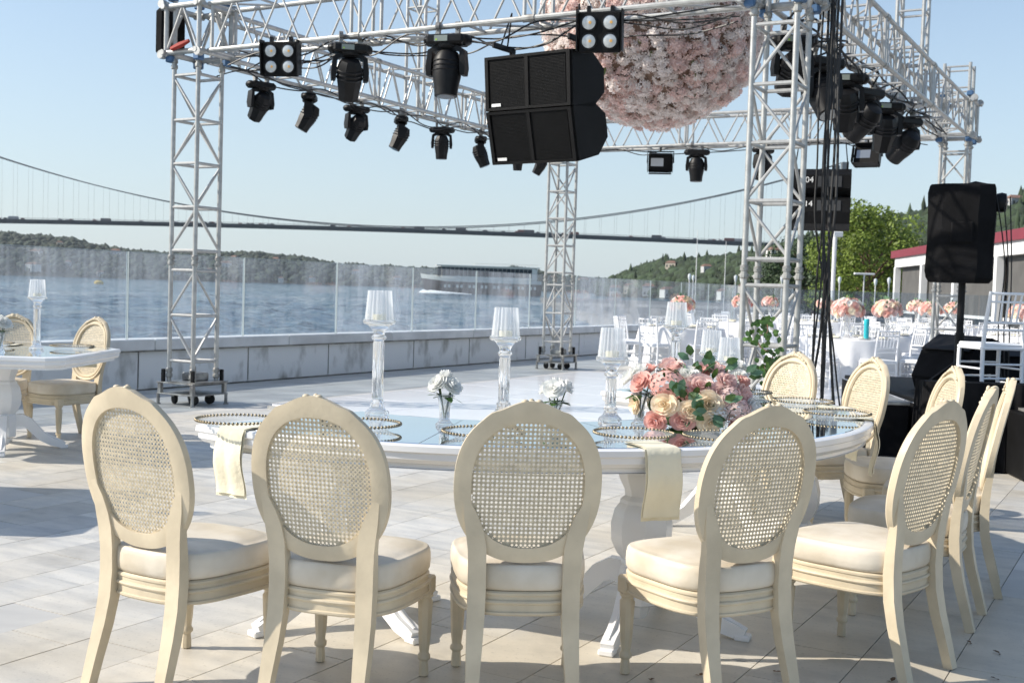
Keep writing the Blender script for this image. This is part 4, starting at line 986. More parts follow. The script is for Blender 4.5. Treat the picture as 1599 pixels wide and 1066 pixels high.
tag(g.build('leaves', mat('blossom_leaf', (.11, .14, .04), .5, isl=.4), fb, 0), kind='stuff')
MB().cyl((0, 0, RB*.9), (0, 0, 1.42), .02, 8).build('hanging_rope', m_steel, fb)

# ivy trailing on the right front tower
iv = thing('ivy_garland', 'green ivy trailing down beside the right front truss tower', 'plant', (1.93, 9.2, 0))
g = MB(); st = MB(); path = []
for i in range(40):
    t = i/39; path.append(Vector((-.02+.22*t+.05*math.sin(i*.7), -.22-.1*t+.03*math.cos(i), 1.17-.95*t+.02*math.sin(i*1.3))))
st.tube(path, .005, 5)
for i in range(230):
    p = path[random.randrange(40)]; a = random.uniform(0, 6.28); leafquad(g, p+Vector((random.gauss(0, .045), random.gauss(0, .04), random.gauss(0, .03))), Vector((math.cos(a), -.4, math.sin(a)-.3)), Vector((0, -1, .2)), random.uniform(.035, .06), random.uniform(.03, .045))
st.build('stem', m_twig, iv); g.build('leaves', mat('ivy_leaf', (.075, .16, .03), .45, isl=.4), iv, 0)
# ---------------------------------------------------------------- banquet tables and white chairs behind
def chiavari():
    t_ = thing('chiavari_chair', 'x', 'chair', group='white chiavari chairs around the banquet tables')
    s = MB().box((0, 0, .445), (.40, .40, .03), b=.008); s.box((0, 0, .472), (.385, .385, .03), b=.012); s.build('seat', m_chiav, t_, 30)
    for x in (-1, 1):
        MB().tube([(x*.185, -.215, 0), (x*.183, -.185, .22), (x*.182, -.18, .45), (x*.178, -.20, .66), (x*.172, -.245, .92)], [.015, .017, .018, .017, .014], 8).build('rear_leg', m_chiav, t_)
        MB().tube([(x*.192, .19, 0), (x*.188, .18, .20), (x*.186, .178, .43)], [.012, .017, .018], 8).build('front_leg', m_chiav, t_)
    for z, y, r in ((.905, -.243, .013), (.835, -.229, .010), (.66, -.198, .011), (.60, -.192, .010)): MB().cyl((-.176, y, z), (.176, y, z), r, 7).build('back_rail', m_chiav, t_)
    for i in range(5):
        x = -.115+i*.0575; MB().cyl((x*.86, -.2, .665), (x, -.242, .90), .0085, 6).build('spindle', m_chiav, t_)
    st = MB()
    for z in (.14, .27):
        for x in (-1, 1): st.cyl((x*.187, -.19, z), (x*.19, .185, z), .009, 6)
    for z in (.19, .31): st.cyl((-.187, .184, z), (.187, .184, z), .009, 6); st.cyl((-.184, -.19, z), (.184, -.19, z), .009, 6)
    st.build('stretcher', m_chiav, t_); return t_
chv = chiavari(); kids(chv)
place(chv, True, (4.11, 9.95, .532), R(9), 'white chiavari chair standing on the black stage, back to the camera', 'chiavari chair on the stage')
def dome(r, n_, seed):
    random.seed(seed); ms = {k: MB() for k in 'plcwg'}
    for i in range(n_):
        z = 1-1.25*(i+.5)/n_; q = math.sqrt(max(0, 1-z*z)); a = i*2.399+random.uniform(-.2, .2); d = Vector((q*math.cos(a), q*math.sin(a), z*.78)); c = d*r
        k = random.choice('pllcpw' if seed % 2 else 'lllpcc'); Mx = (d.to_track_quat('Z', 'Y').to_matrix().to_4x4()); rr = r*random.uniform(.27, .38)
        for (f0, f1, h) in ((1, .5, .1), (.72, .30, .35), (.45, .1, .55)):
            V = []; nn = 7; ph = random.random()
            for j in range(nn): b = 2*PI*j/nn+ph; w = rr*f0*(1+.12*(j % 2)); V.append(Mx @ Vector((w*math.cos(b), w*math.sin(b), rr*h)))
            for j in range(nn): b = 2*PI*j/nn+ph; V.append(Mx @ Vector((rr*f1*.5*math.cos(b), rr*f1*.5*math.sin(b), rr*(h-.28))))
            ms[k].add([v+c for v in V], [(j, (j+1) % nn, (j+1) % nn+nn, j+nn) for j in range(nn)]+[tuple(range(nn, 2*nn))])
    for i in range(26):
        a = random.uniform(0, 6.28); e = random.uniform(-.2, 1.4); d = Vector((math.cos(a)*math.cos(e), math.sin(a)*math.cos(e), math.sin(e)*.8)); leafquad(ms['g'], d*r, d+Vector((0, 0, .4)), Vector((.3, .2, 1)), r*.45, r*.2)
    return ms
domes = []
for sd_ in (1, 2, 3):
    ms = dome(.20, 46, sd_); domes.append([(mk(ms[k], 'roses', mt, 40), nm) for k, mt, nm in (('p', m_rosep, 'pink_roses'), ('l', m_rosel, 'blush_roses'), ('c', m_rosec, 'cream_roses'), ('w', m_rosew, 'white_roses'), ('g', m_leaf2, 'leaves')) if len(ms[k].v)])
where = ['nearest the water', 'with the teal bottle', 'left of the far right tower', 'behind the far right tower', 'in the back row near the building', 'behind the front right tower', 'in the back row behind the cables', 'seen through the far right tower', 'at the right picture edge', 'in the back row behind the front tower']
def cloth_table(x, y, label, lab2, r=.76, n_=8, dm=0, vh=.36, ds=1.0, chl='', seed=0, skip=(), cl='table linen'):
    random.seed(300+seed); wh = where[seed]
    t_ = thing('banquet_table', label, 'table', (x, y, 0), random.uniform(0, 1), 'round banquet tables')
    m = MB(); N_ = 72; prof = [(.02, .757), (r*.97, .757), (r, .752), (r+.008, .73)]; V = []; F = []
    for q, z in prof+[(None, zz) for zz in (.6, .45, .28, .12, .015)]:
        for k in range(N_):
            a = 2*PI*k/N_
            if q is None: w = (1-z/.75); rr = r+.01+w*(.10+.055*math.sin(a*14+1.3*math.sin(a*3+seed))+.03*math.sin(a*9+seed))
            else: rr = q
            V.append((rr*math.cos(a), rr*math.sin(a), z))
    for i in range(8):
        for k in range(N_): l = (k+1) % N_; F.append((i*N_+k, i*N_+l, (i+1)*N_+l, (i+1)*N_+k))
    F.append(tuple(range(N_))); m.add(V, [tuple(reversed(f)) for f in F]); m.build('tablecloth', m_cloth, t_, 60)
    MB().lathe([(.05, .02), (.06, .7), (.3, .72)], 12).build('table_leg', m_steel, t_)
    c = thing('flower_centrepiece', lab2, 'flowers', (x, y, .759), random.uniform(0, 6), 'rose centrepieces on the banquet tables')
    MB().lathe([(.07, 0), (.055, .02), (.03, .06), (.032, vh*.6), (.07, vh), (.066, vh), (.028, vh*.6), (.004, .06)], 18, flute=.05, fn=9, caps=False).build('glass_vase', m_crystal, c, 40)
    for me, nm in domes[dm % 3]: o = tag(link(nm, me, None, c, 0), kind='stuff'); o.location = (0, 0, vh+.05); o.scale = (ds, ds, ds)
    for i in range(n_):                                              # folded napkins and plates at each place
        if i in skip: continue
        a = 2*PI*i/n_+.2
        p = MB().lathe([(.004, .004), (.08, .004), (.125, .014), (.125, .017), (.08, .007), (.004, .007)], 18, caps=False).build('dinner_plate', m_white, None, 40, (x+(r-.19)*math.cos(a), y+(r-.19)*math.sin(a), .758))
        tag(p, 'white dinner plate at the banquet table '+wh, 'plate', 'plates at the table '+wh)
        nk = MB().box((0, 0, 0), (.10, .16, .022), b=.008).build('folded_napkin', m_napkin, None, 30, (x+(r-.19)*math.cos(a), y+(r-.19)*math.sin(a), .787), (0, 0, a))
        tag(nk, 'folded cream napkin at the banquet table '+wh, 'napkin', 'folded napkins at the table '+wh)
        f = a+PI+random.uniform(-.12, .12); rc = r+.20+random.uniform(0, .12)
        place(chv, False, (x+rc*math.cos(a), y+rc*math.sin(a), 0), f-PI/2, chl, 'white chairs '+chl.split(' ', 3)[-1])
    for i in range(7):
        a = random.uniform(0, 6.28); q = random.uniform(.25, .5); g = MB().lathe([(.03, 0), (.028, .004), (.005, .01), (.005, .075), (.03, .11), (.034, .17), (.032, .17), (.026, .11), (.003, .08)], 12, caps=False).build('wine_glass', m_crystal, None, 40, (x+q*math.cos(a), y+q*math.sin(a), .759))
        tag(g, 'small clear glass on the banquet table '+wh, 'glass', 'glasses at the table '+wh)
TB = [(3.05, 20.9, 'round banquet table nearest the water behind the pink bouquet', 'rose centrepiece above the tall candle holder behind the bouquet', 0, .33, 1.0),
      (5.16, 17.9, 'round banquet table right of the front right tower with a teal bottle', 'large peach rose centrepiece beside the teal bottle', 0, .36, 1.12),
      (6.55, 20.3, 'round banquet table left of the far right truss tower', 'peach rose centrepiece right of the teal bottle one', 1, .36, 1.12),
      (8.55, 23.8, 'round banquet table behind the far right truss tower', 'peach rose centrepiece beside the left chord of the far right tower', 2, .36, 1.05),
      (10.6, 30.5, 'round banquet table in the back row near the building', 'small peach centrepiece in the back row left of the far right tower', 1, .38, 1.1),
      (5.25, 26.6, 'round banquet table behind the front right tower', 'rose centrepiece just left of the front right tower', 2, .38, 1.05),
      (8.0, 29.8, 'round banquet table in the back row behind the hanging cables', 'rose centrepiece behind the hanging cables', 0, .38, 1.0),
      (10.55, 27.8, 'round banquet table seen through the far right tower', 'peach rose centrepiece seen through the far right tower', 0, .36, 1.05),
      (9.65, 22.0, 'round banquet table at the right picture edge behind the stage', 'rose centrepiece at the right picture edge', 1, .36, 1.1),
      (6.9, 31.2, 'round banquet table in the back row seen through the front right tower', 'rose centrepiece seen through the front right tower', 2, .38, 1.0)]
for i, (x, y, lb, l2, dm, vh, ds) in enumerate(TB):
    cloth_table(x, y, lb, l2, dm=dm, vh=vh, ds=ds, chl='white chiavari chair at the table '+where[i], seed=i)
tag(MB().lathe([(.036, 0), (.038, .01), (.036, .2), (.040, .21), (.040, .30), (.034, .31)], 18).build('tall_bottle', m_teal, None, 40, (5.28, 17.3, .759)), 'tall teal bottle standing on a white banquet table', 'bottle')

# ---------------------------------------------------------------- stage, speakers
sg_ = thing('stage_platform', 'low stage platform with black skirt at the right behind the chairs', 'stage', (3.42, 9.6, 0), R(-4))
MB().box((2.0, 1.5, .51), (4.0, 3.0, .04), b=.005).build('deck', m_blackc, sg_, 0)
def skirt(par, x0, x1, d, z1, name='skirt', ph=0):
    m = MB(); N_ = 120; V = []; F = []
    for z in (z1, z1*.55, z1*.2, .0):
        for i in range(N_+1):
            s = i/N_*(d+x1-x0); w = (z1-z)*.045*math.sin(i*.9+ph)+.010*math.sin(i*.5+ph)+.006
            V.append((x0+s-d, -.02-w, z) if s > d else (x0-.02-w, d-s, z))
    for r_ in range(3):
        for i in range(N_): a = r_*(N_+1)+i; F.append((a, a+1, a+N_+2, a+N_+1))
    return m.add(V, F).build(name, m_blackf, par, 60)
skirt(sg_, 0, 4, 3.0, .49)
ba = thing('draped_riser', 'black cloth draped box along the front edge of the stage', 'box', (3.36, 9.28, 0), R(-4))
MB().box((.80, .14, .36), (1.6, .27, .70), b=.01).build('box', m_blackf, ba, 0); skirt(ba, 0, 1.6, .28, .715, 'drape', 1.3)
st_ = thing('stage_step', 'small dark step with pale top beside the left end of the stage', 'step', (3.16, 9.75, 0), R(-4))
MB().box((0, .3, .50), (.34, .9, .03), b=.005).build('tread', m_steel, st_, 0); MB().box((0, .3, .24), (.32, .86, .48)).build('base', m_blackf, st_, 0)
sb = thing('subwoofer', 'black subwoofer box standing on the paving at the right picture edge', 'speaker', (4.42, 8.98, 0), R(-6))
MB().box((0, 0, .26), (.95, .5, .51), b=.015).build('cabinet', m_blackc, sb, 30); MB().box((0, -.253, .26), (.86, .008, .42)).build('grille', m_black, sb, 0); MB().box((-.1, 0, .525), (.6, .42, .02)).build('lid_board', m_steel, sb, 0)
sp = thing('covered_speaker', 'speaker under a black cloth cover on a pole beside the white chair', 'speaker', (4.0, 10.45, 1.57), R(-24))
m = MB(); V = []; F = []
for q, (z, s) in enumerate(((-.04, .90), (0, .985), (.06, 1.0), (.3, 1.0), (.55, 1.0), (.75, 1.0), (.815, .985), (.83, .93))):
    for x, y in ((-.28, -.15), (-.15, -.225), (0, -.23), (.15, -.225), (.28, -.15), (.28, .09), (.18, .24), (-.18, .24), (-.28, .09)):
        wv = .006*math.sin(q*2.1+x*20); V.append((x*s+wv, y*s+wv, z))
for i in range(7):
    for k in range(9): l = (k+1) % 9; F.append((i*9+k, i*9+l, (i+1)*9+l, (i+1)*9+k))
F.append(tuple(range(9))[::-1]); F.append(tuple(63+k for k in range(9))); m.add(V, F); m.build('cover', m_blackf, sp, 25)
MB().box((.02, -.235, .40), (.19, .03, .19), b=.014).build('pocket', m_blackf, sp, 30)
MB().lathe([(.03, -.05), (.08, -.04), (.09, 0), (.08, .04), (.03, .05)], 14, (.32, .05, .68), Matrix.Rotation(PI/2, 4, 'Y')).build('side_horn', m_black, sp)
MB().tube([(0, 0, .82), (.1, .05, .855), (.18, .08, .84)], .02, 6).build('handle', m_black, sp)
pole = thing('speaker_pole', 'black pole carrying the covered speaker above the stage', 'speaker stand', (4.03, 10.45, .532), 0)
MB().cyl((0, 0, 0), (0, 0, 1.03), .031, 12).cyl((0, 0, 0), (0, 0, .55), .040, 12).build('tube', m_black, pole)
for k in range(3): a = k*2.1+.3; MB().cyl((0, 0, .30), (.36*math.cos(a), .36*math.sin(a), .01), .014, 8).build('leg', m_black, pole)
def wedge(x, y, z, rz, label, w=.62, k=1.0):
    mo = thing('monitor_wedge', label, 'speaker', (x, y, z), rz, 'wedge monitors on the stage')
    m = MB(); prof = [(-.26*k, 0), (.24*k, 0), (.31*k, .17*k), (.18*k, .42*k), (.02*k, .47*k), (-.20*k, .34*k), (-.31*k, .12*k)]; n = 7
    m.add([(s*w/2, y_, z_) for s in (-1, 1) for y_, z_ in prof], [tuple(range(n)), tuple(range(2*n-1, n-1, -1))]+[(i, i+n, (i+1) % n+n, (i+1) % n) for i in range(n)])
    m.build('cabinet', m_blackf, mo, 20); MB().box((0, -.13*k, .415*k), (w*.9, .24*k, .012), Matrix.Rotation(.53, 4, 'X')).build('grille', m_black, mo, 0); MB().box((w/2+.003, 0, .16), (.008, .03, .04)).build('jack', m_white_print, mo, 0)
wedge(4.20, 10.78, .532, R(-62), 'black covered wedge monitor at the foot of the speaker pole', .6, 1.08)
wedge(4.72, 10.95, .532, R(10), 'black wedge monitor lying on the stage behind the white chair', .62, .95)
for i in range(3):
    c = [(4.24+.06*i, 10.3, 2.3), (4.32+.03*i, 10.25, 1.7), (4.28+.05*i, 10.22, 1.1), (4.34+.02*i, 10.2, .56)]
    ob, lb = cable(c, .006, 'thin black cable hanging from the covered speaker', 'speaker_cable'); tag(ob, lb, 'cable', 'cables of the covered speaker')

# ---------------------------------------------------------------- building, lamps, trees on the right
m_wallw = mat('white_render', (.74, .74, .73), .7, var=.06, scale=1.5)
m_maroon = mat('maroon_fascia', (.20, .022, .035), .5, var=.1, scale=3)
m_screen = mat('grey_roller_screen', (.10, .097, .092), .8, var=.15, scale=2, bump=.1, bscale=80)
m_darkglass = mat('dark_window', (.02, .025, .03), .1)
bd_ = thing('restaurant_building', 'low white building with maroon roof edge and grey roller screens at the right', 'building', (17.1, 50.8, 0), math.atan2(-16.8, -2.1))
LB = 36.0
MB().box((LB/2, 3.06, 1.62), (LB, 6, 3.24)).build('wall', m_wallw, bd_, 0)
MB().box((LB/2, 3.1, 3.34), (LB+.6, 7.1, .16)).build('roof', m_wallw, bd_, 0)
MB().box((LB/2, -.52, 3.36), (LB+.8, .12, .32), b=.01).build('fascia', m_maroon, bd_, 0); MB().box((-.34, 2.6, 3.36), (.12, 6.1, .32), b=.01).build('fascia', m_maroon, bd_, 0)
MB().box((LB/2, -.26, 3.0), (LB, .42, .40)).build('soffit_band', m_wallw, bd_, 0)
for i in range(8):
    x = i*5.1+.15; MB().box((x, -.38, 1.4), (.30, .24, 2.8)).build('column', m_wallw, bd_, 0)
    w = MB().box((x+2.55, -.16, 1.86), (4.6, .10, 1.9)).build('roller_screen', m_screen, bd_, 0)
    MB().box((x+2.55, -.22, .89), (4.7, .08, .10)).build('bottom_bar', m_wallw, w, 0)
    MB().box((x+2.55, -.06, .45), (4.6, .10, .75)).build('window', m_darkglass, bd_, 0)
def lamp_post(x, y, h, label, tee=False, ground=-.6):
    t_ = thing('lamp_post', label, 'lamp post', (x, y, ground), 0, 'white lamp posts along the quay')
    H = h-ground
    MB().lathe([(.09, 0), (.09, .25), (.045, .3), (.038, H-.45), (.05, H-.42)], 10).build('post', m_wallw, t_)
    if tee: MB().box((0, 0, H-.2), (1.3, .25, .12), b=.03).cyl((0, 0, H-.45), (0, 0, H-.2), .05, 8).build('lamp_head', m_wallw, t_)
    else: MB().lathe([(.05, H-.45), (.10, H-.3), (.115, H-.17), (.09, H-.05), (.02, H)], 12).build('lamp_globe', mat('lamp_globe', (.62, .66, .68), .3), t_)
def at(px, Yd): return ((px-799.5)/1811*Yd)
for i, (px, Yd, h, tee) in enumerate(((1073, 78, 2.75, 0), (1079, 86, 2.8, 0), (1145, 78, 2.75, 0), (1154, 84, 2.75, 0), (1217, 78, 2.8, 0), (1307, 75, 2.8, 0), (1345, 74, 3.2, 1), (1363, 75, 2.75, 0), (1384, 75, 2.85, 0))):
    lamp_post(at(px, Yd), Yd, h, 'white quay lamp post with a flat T shaped head' if tee else 'thin white lamp post with a small globe on the quay behind the tables', bool(tee))
t_ = thing('sign_mast', 'white mast with a small square head behind the hanging cables', 'mast', (at(1297, 42), 42, -.1), 0)
MB().cyl((0, 0, 0), (0, 0, 3.75), .075, 10).build('mast', m_wallw, t_); MB().box((.1, 0, 3.78), (.34, .14, .2), b=.02).build('mast_head', m_wallw, t_)
for px, Yd, h in ((1083, 120, 8.0), (1128, 130, 7.4)):
    tag(MB().cyl((at(px, Yd), Yd, -1), (at(px, Yd), Yd, h), .07, 6, .03).build('sailboat_mast', m_wallw), 'thin pale mast rising in front of the wooded hill', 'mast', 'masts in front of the hill')
fl = thing('flag', 'small red flag on a thin pole above the trees', 'flag', (at(1442, 160), 160, 6), 0)
MB().cyl((0, 0, -4), (0, 0, 10.2), .05, 6).build('pole', m_wallw, fl); fv = []
for i in range(7): fv += [(.1+i*.16, .06*math.sin(i), 9.9-.1*i), (.1+i*.16, .06*math.sin(i), 8.6-.12*i)]
MB().add(fv, [(2*i, 2*i+1, 2*i+3, 2*i+2) for i in range(6)]).build('cloth', mat('red_flag_cloth', (.55, .04, .05), .8), fl, 60)
# quay ground behind the far end of the terrace
m_quay = mat('quay_asphalt', (.16, .16, .16), .9, var=.2, scale=.4)
tag(MB().box((60, 170, -1.5), (106, 266, 1.8)).build('quay', m_quay, None, 0), kind='structure')

def tree(x, y, z0, H, rad, label, mt, n_leaf=9000, seed=0, ls=.30, base=.18):
    random.seed(seed); r_ = np.random.default_rng(seed)
    t_ = thing('broadleaf_tree', label, 'tree', (x, y, z0), 0, 'trees beside the restaurant')
    tr = MB(); tr.tube([(0, 0, 0), (.1, 0, H*.2), (-.05, .1, H*.45), (.1, 0, H*.8)], [H*.035, H*.028, H*.02, H*.006], 9); cl = []
    for i in range(34):
        a = i*2.4+random.uniform(-.4, .4); f = base+(1-base)*((i+.5)/34)**.85; rr = rad*math.sqrt(max(.05, 1-((f-.48)/.55)**2))*random.uniform(.45, .95)
        c = Vector((rr*math.cos(a), rr*math.sin(a), H*f*.93)); cl.append((c, rad*random.uniform(.25, .42)))
        if i % 2 == 0: tr.tube([(0, 0, H*f*.5), c*.5+Vector((0, 0, H*f*.28)), c], [H*.012, H*.008, H*.003], 5)
    tr.build('trunk', m_twig, t_)
    per = n_leaf//len(cl); Vs = []
    for c, r in cl:
        d = r_.normal(0, 1, (per, 3)); d /= np.linalg.norm(d, axis=1)[:, None]; q = np.array(c)+d*(r*r_.uniform(.45, 1.05, per)**.6)[:, None]*np.array([1, 1, .8])
        n_ = d*.6+r_.normal(0, .6, (per, 3)); n_[:, 2] += .5; n_ /= np.linalg.norm(n_, axis=1)[:, None]; tt = np.cross(n_, r_.normal(0, 1, (per, 3))); tt /= np.linalg.norm(tt, axis=1)[:, None]; b = np.cross(n_, tt)
        s = ls*r_.uniform(.5, 1.1, per)[:, None]
        Vs.append(np.stack([q-tt*s*.5, q+b*s*.32, q+tt*s*.5, q-b*s*.32], 1))
    V = np.concatenate(Vs).reshape(-1, 3); F = np.arange(len(V)).reshape(-1, 4)
    link('crown', npmesh('crown', V, F), mt, t_, 0)
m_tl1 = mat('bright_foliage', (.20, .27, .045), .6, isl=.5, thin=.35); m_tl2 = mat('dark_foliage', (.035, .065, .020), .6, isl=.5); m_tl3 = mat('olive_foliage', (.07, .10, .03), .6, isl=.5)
tree(at(1352, 96), 96, -.6, 9.9, 4.5, 'broad bright green tree between the hanging speaker and the building', m_tl1, 15000, 5, .34)
tree(at(1395, 104), 104, -.6, 7.4, 3.4, 'rounded tree touching the roof of the white building', m_tl1, 8000, 6, .32)
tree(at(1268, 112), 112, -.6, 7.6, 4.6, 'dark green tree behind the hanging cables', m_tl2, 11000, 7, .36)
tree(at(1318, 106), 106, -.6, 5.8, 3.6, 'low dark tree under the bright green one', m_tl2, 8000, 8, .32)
tree(at(1415, 128), 128, -.6, 8.6, 4.4, 'olive tinted tree above the left end of the maroon roof', m_tl3, 8000, 9, .38)
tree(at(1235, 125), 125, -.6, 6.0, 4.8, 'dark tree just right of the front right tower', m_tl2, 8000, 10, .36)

# ---------------------------------------------------------------- wooded shores
def hill(name, prof, label, mt, nblob, seed, depth, sub, tint, cyp=0, hs=(3, 6), gname='woodland'):
    """prof: (pixel column, distance, crest height in metres)"""
    r_ = np.random.default_rng(seed)
    px = np.array([p[0] for p in prof], float); dd = np.array([p[1] for p in prof], float); hh = np.array([p[2] for p in prof], float)
    n_ = 120; q = np.linspace(px[0], px[-1], n_); D = np.interp(q, px, dd); Hh = np.interp(q, px, hh); rows = 12; V = []
    for k in range(rows):
        t = k/(rows-1); dist = D+depth*t; z = -2.2+(Hh+2.2)*np.sin(t*PI/2)**.8
        V.append(np.stack([(q-799.5)/1811*dist, dist, z], 1))
    dist = D+depth*2.2; V.append(np.stack([(q-799.5)/1811*dist, dist, -3+0*q], 1)); rows += 1
    V = np.concatenate(V); vid = np.arange(rows*n_).reshape(rows, n_); F = np.stack([vid[:-1, :-1], vid[:-1, 1:], vid[1:, 1:], vid[1:, :-1]], -1).reshape(-1, 4)
    tag(link(name, npmesh(name, V, F), mt, None, 60), kind='structure')
    # canopy: many small lumpy crowns
    ico = bpy.data.meshes.new('t'); import bmesh as _b; bm = _b.new(); _b.ops.create_icosphere(bm, subdivisions=sub, radius=1); bv = np.array([v.co[:] for v in bm.verts]); bf = np.array([[v.index for v in f.verts] for f in bm.faces]); bm.free(); bpy.data.meshes.remove(ico)
    qs = r_.uniform(px[0], px[-1], nblob); t = r_.uniform(0, 1.02, nblob)**.75; D = np.interp(qs, px, dd)+depth*t; Hq = np.interp(qs, px, hh); z = -2.2+(Hq+2.2)*np.sin(np.clip(t, 0, 1)*PI/2)**.8
    s = r_.uniform(*hs, nblob); sx = s*r_.uniform(.8, 1.4, nblob); sz = s*r_.uniform(.7, 1.15, nblob)
    cy = r_.uniform(0, 1, nblob) < cyp; sx[cy] *= .32; sz[cy] *= 1.9
    C = np.stack([(qs-799.5)/1811*D, D, z+sz*.35], 1); nv = len(bv)
    W_ = bv[None]*(1+r_.normal(0, .13, (nblob, nv)))[:, :, None]*np.stack([sx, sx, sz], 1)[:, None, :]+C[:, None, :]
    Fb = (bf[None]+(np.arange(nblob)*nv)[:, None, None]).reshape(-1, 3)
    tag(link(gname, npmesh(gname, W_.reshape(-1, 3), Fb), mat(gname+'_foliage', tint, .9, isl=.5), None, 0), label, 'woodland', kind='stuff')
    return px, dd, hh
def hz(px, py, Yd): return 1.35+((426.2+px*.0311)-py)/1811*Yd       # height of a skyline point
m_soil = mat('wooded_ground', (.05, .055, .035), .95, var=.4, scale=.02)
pl_ = [(-520, 330), (-300, 345), (-120, 352), (0, 359), (60, 365), (110, 369), (140, 378), (200, 387), (250, 391), (320, 391), (400, 391), (440, 396), (470, 398), (520, 409), (640, 415), (720, 417), (760, 418), (800, 413), (830, 419), (870, 427), (950, 434), (1000, 437), (1150, 440)]
farp = [(x, 1650+max(0, x)*.35, max(6, hz(x, y, 1650+max(0, x)*.35+220)-11)) for x, y in pl_]
hill('far_shore', farp, 'hazy wooded far shore across the strait under the bridge', m_soil, 9500, 31, 220, 1, (.040, .055, .038), hs=(3.2, 8), gname='far_shore_woods')
pr_ = [(930, 441), (945, 438), (970, 428), (1000, 416), (1030, 408), (1060, 408), (1090, 405), (1130, 402), (1165, 398), (1200, 388), (1240, 378), (1300, 364), (1360, 350), (1410, 341), (1450, 331), (1560, 320), (1610, 323), (1700, 315), (1900, 300), (2200, 300)]
dn = lambda x: float(np.interp(x, [930, 1100, 1250, 1600, 2200], [800, 640, 480, 360, 300]))
nearp = [(x, dn(x), hz(x, y, dn(x)+90)-2.5) for x, y in pr_]
NP = hill('near_shore', nearp, 'dark green wooded hill with cypresses behind the banquet tables', m_soil, 9000, 32, 90, 1, (.030, .050, .021), .045, (1.4, 3.8), gname='near_hill_woods')
# houses on the shores
m_hw = [mat('house_wall_%s' % n_, c, .8) for n_, c in (('white', (.62, .61, .58)), ('sand', (.52, .45, .36)), ('grey', (.42, .42, .42)))]; m_hr = mat('house_roof_tiles', (.20, .115, .085), .8, var=.2, scale=1); m_hwin = mat('house_window', (.05, .055, .06), .3)
def house(x, y, z, w, d, h, rz, k, label, group):
    t_ = thing('house', label, 'house', (x, y, z), rz, group)
    MB().box((0, 0, h/2), (w, d, h)).build('wall', m_hw[k], t_, 0)
    MB().add([(-w*.55, -d*.55, h), (w*.55, -d*.55, h), (w*.55, d*.55, h), (-w*.55, d*.55, h), (-w*.3, 0, h+w*.22), (w*.3, 0, h+w*.22)], [(0, 1, 5, 4), (1, 2, 5), (2, 3, 4, 5), (3, 0, 4), (3, 2, 1, 0)]).build('roof', m_hr, t_, 0)
    for i in range(3):
        for j in range(max(1, int(h/3.2))): MB().box((-w*.32+i*w*.32, -d*.5-.02, 1.7+j*3.1), (w*.13, .06, 1.5)).build('window', m_hwin, t_, 0)
random.seed(77)
def shore_house(prof, depth, px, t, w, h, k, label, group):
    D = float(np.interp(px, prof[0], prof[1]))+depth*t; H_ = float(np.interp(px, prof[0], prof[2])); z = -2.2+(H_+2.2)*math.sin(t*PI/2)**.8
    house(at(px, D), D, z-1, w, w*.8, h, random.uniform(-.5, .5), k, label, group)
FP = (np.array([p[0] for p in farp]), np.array([p[1] for p in farp]), np.array([p[2] for p in farp]))
for i in range(34):
    shore_house(FP, 220, random.uniform(-60, 960), random.choice((.02, .05, .12, .3, .5)), random.uniform(8, 17), random.uniform(7, 12), random.randrange(3), 'pale house on the far shore across the water', 'houses on the far shore')
for i, (px, t) in enumerate(((958, .03), (980, .1), (1012, .05), (1040, .03), (1044, .5), (1100, .35), (1130, .03), (1162, .06), (1190, .03), (1205, .55), (1228, .04), (1574, .75), (1552, .7))):
    shore_house(NP, 90, px, t, random.uniform(6, 9), random.uniform(4.5, 7), i % 3, 'small house among the trees of the near hill', 'houses on the near hill')

# ---------------------------------------------------------------- suspension bridge
m_bridge = mat('bridge_steel', (.075, .09, .10), .6, var=.1, scale=.05); m_cablem = mat('bridge_cable', (.12, .13, .135), .6)
YB = 1347.; kpx = YB/1811; bx = (600-799.5)*kpx
br = thing('suspension_bridge', 'long suspension bridge crossing the strait in the background', 'bridge', (bx, YB, 0), 0)
def dz(x): return 64.5-5.5*(x/560)**2                            # deck camber
xs = np.linspace(-880, 760, 60)
m = MB(); V = []; F = []
for x in xs:
    z = dz(x); V += [(x, -16.5, z+1.4), (x, -12, z-1.7), (x, 12, z-1.7), (x, 16.5, z+1.4), (x, 16.5, z+2.0), (x, -16.5, z+2.0)]
for i in range(len(xs)-1):
    for k in range(6): l = (k+1) % 6; F.append((i*6+k, i*6+l, i*6+6+l, i*6+6+k))
m.add(V, F); dk = m.build('deck', m_bridge, br, 0)
m = MB()
for s in (-1, 1):
    for zz in (2.8, 3.6): m.tube([(x, s*16.2, dz(x)+zz) for x in xs], .12, 4)
m.build('parapet', m_bridge, dk)
def cz(x): return 68.5+3.28e-4*x*x
for s in (-1, 1):
    cbm = MB().tube([(x, s*15, cz(x)) for x in np.linspace(-521, 521, 60)], .62, 8).build('main_cable', m_cablem, br)
    for i in range(-29, 30):
        x = i*17.6
        if abs(x) < 30: continue
        MB().cyl((x, s*15, dz(x)+2), (x, s*15, cz(x)), .085, 4).build('hanger', m_cablem, cbm, 0)
for sx in (-521, 521):
    for s in (-1, 1): MB().box((sx, s*17, 77), (7, 6, 160)).build('pylon', m_cablem, br, 0)
random.seed(5); m_veh = [mat('vehicle_%d' % i, c, .4) for i, c in enumerate(((.06, .06, .07), (.35, .35, .36), (.15, .04, .03)))]
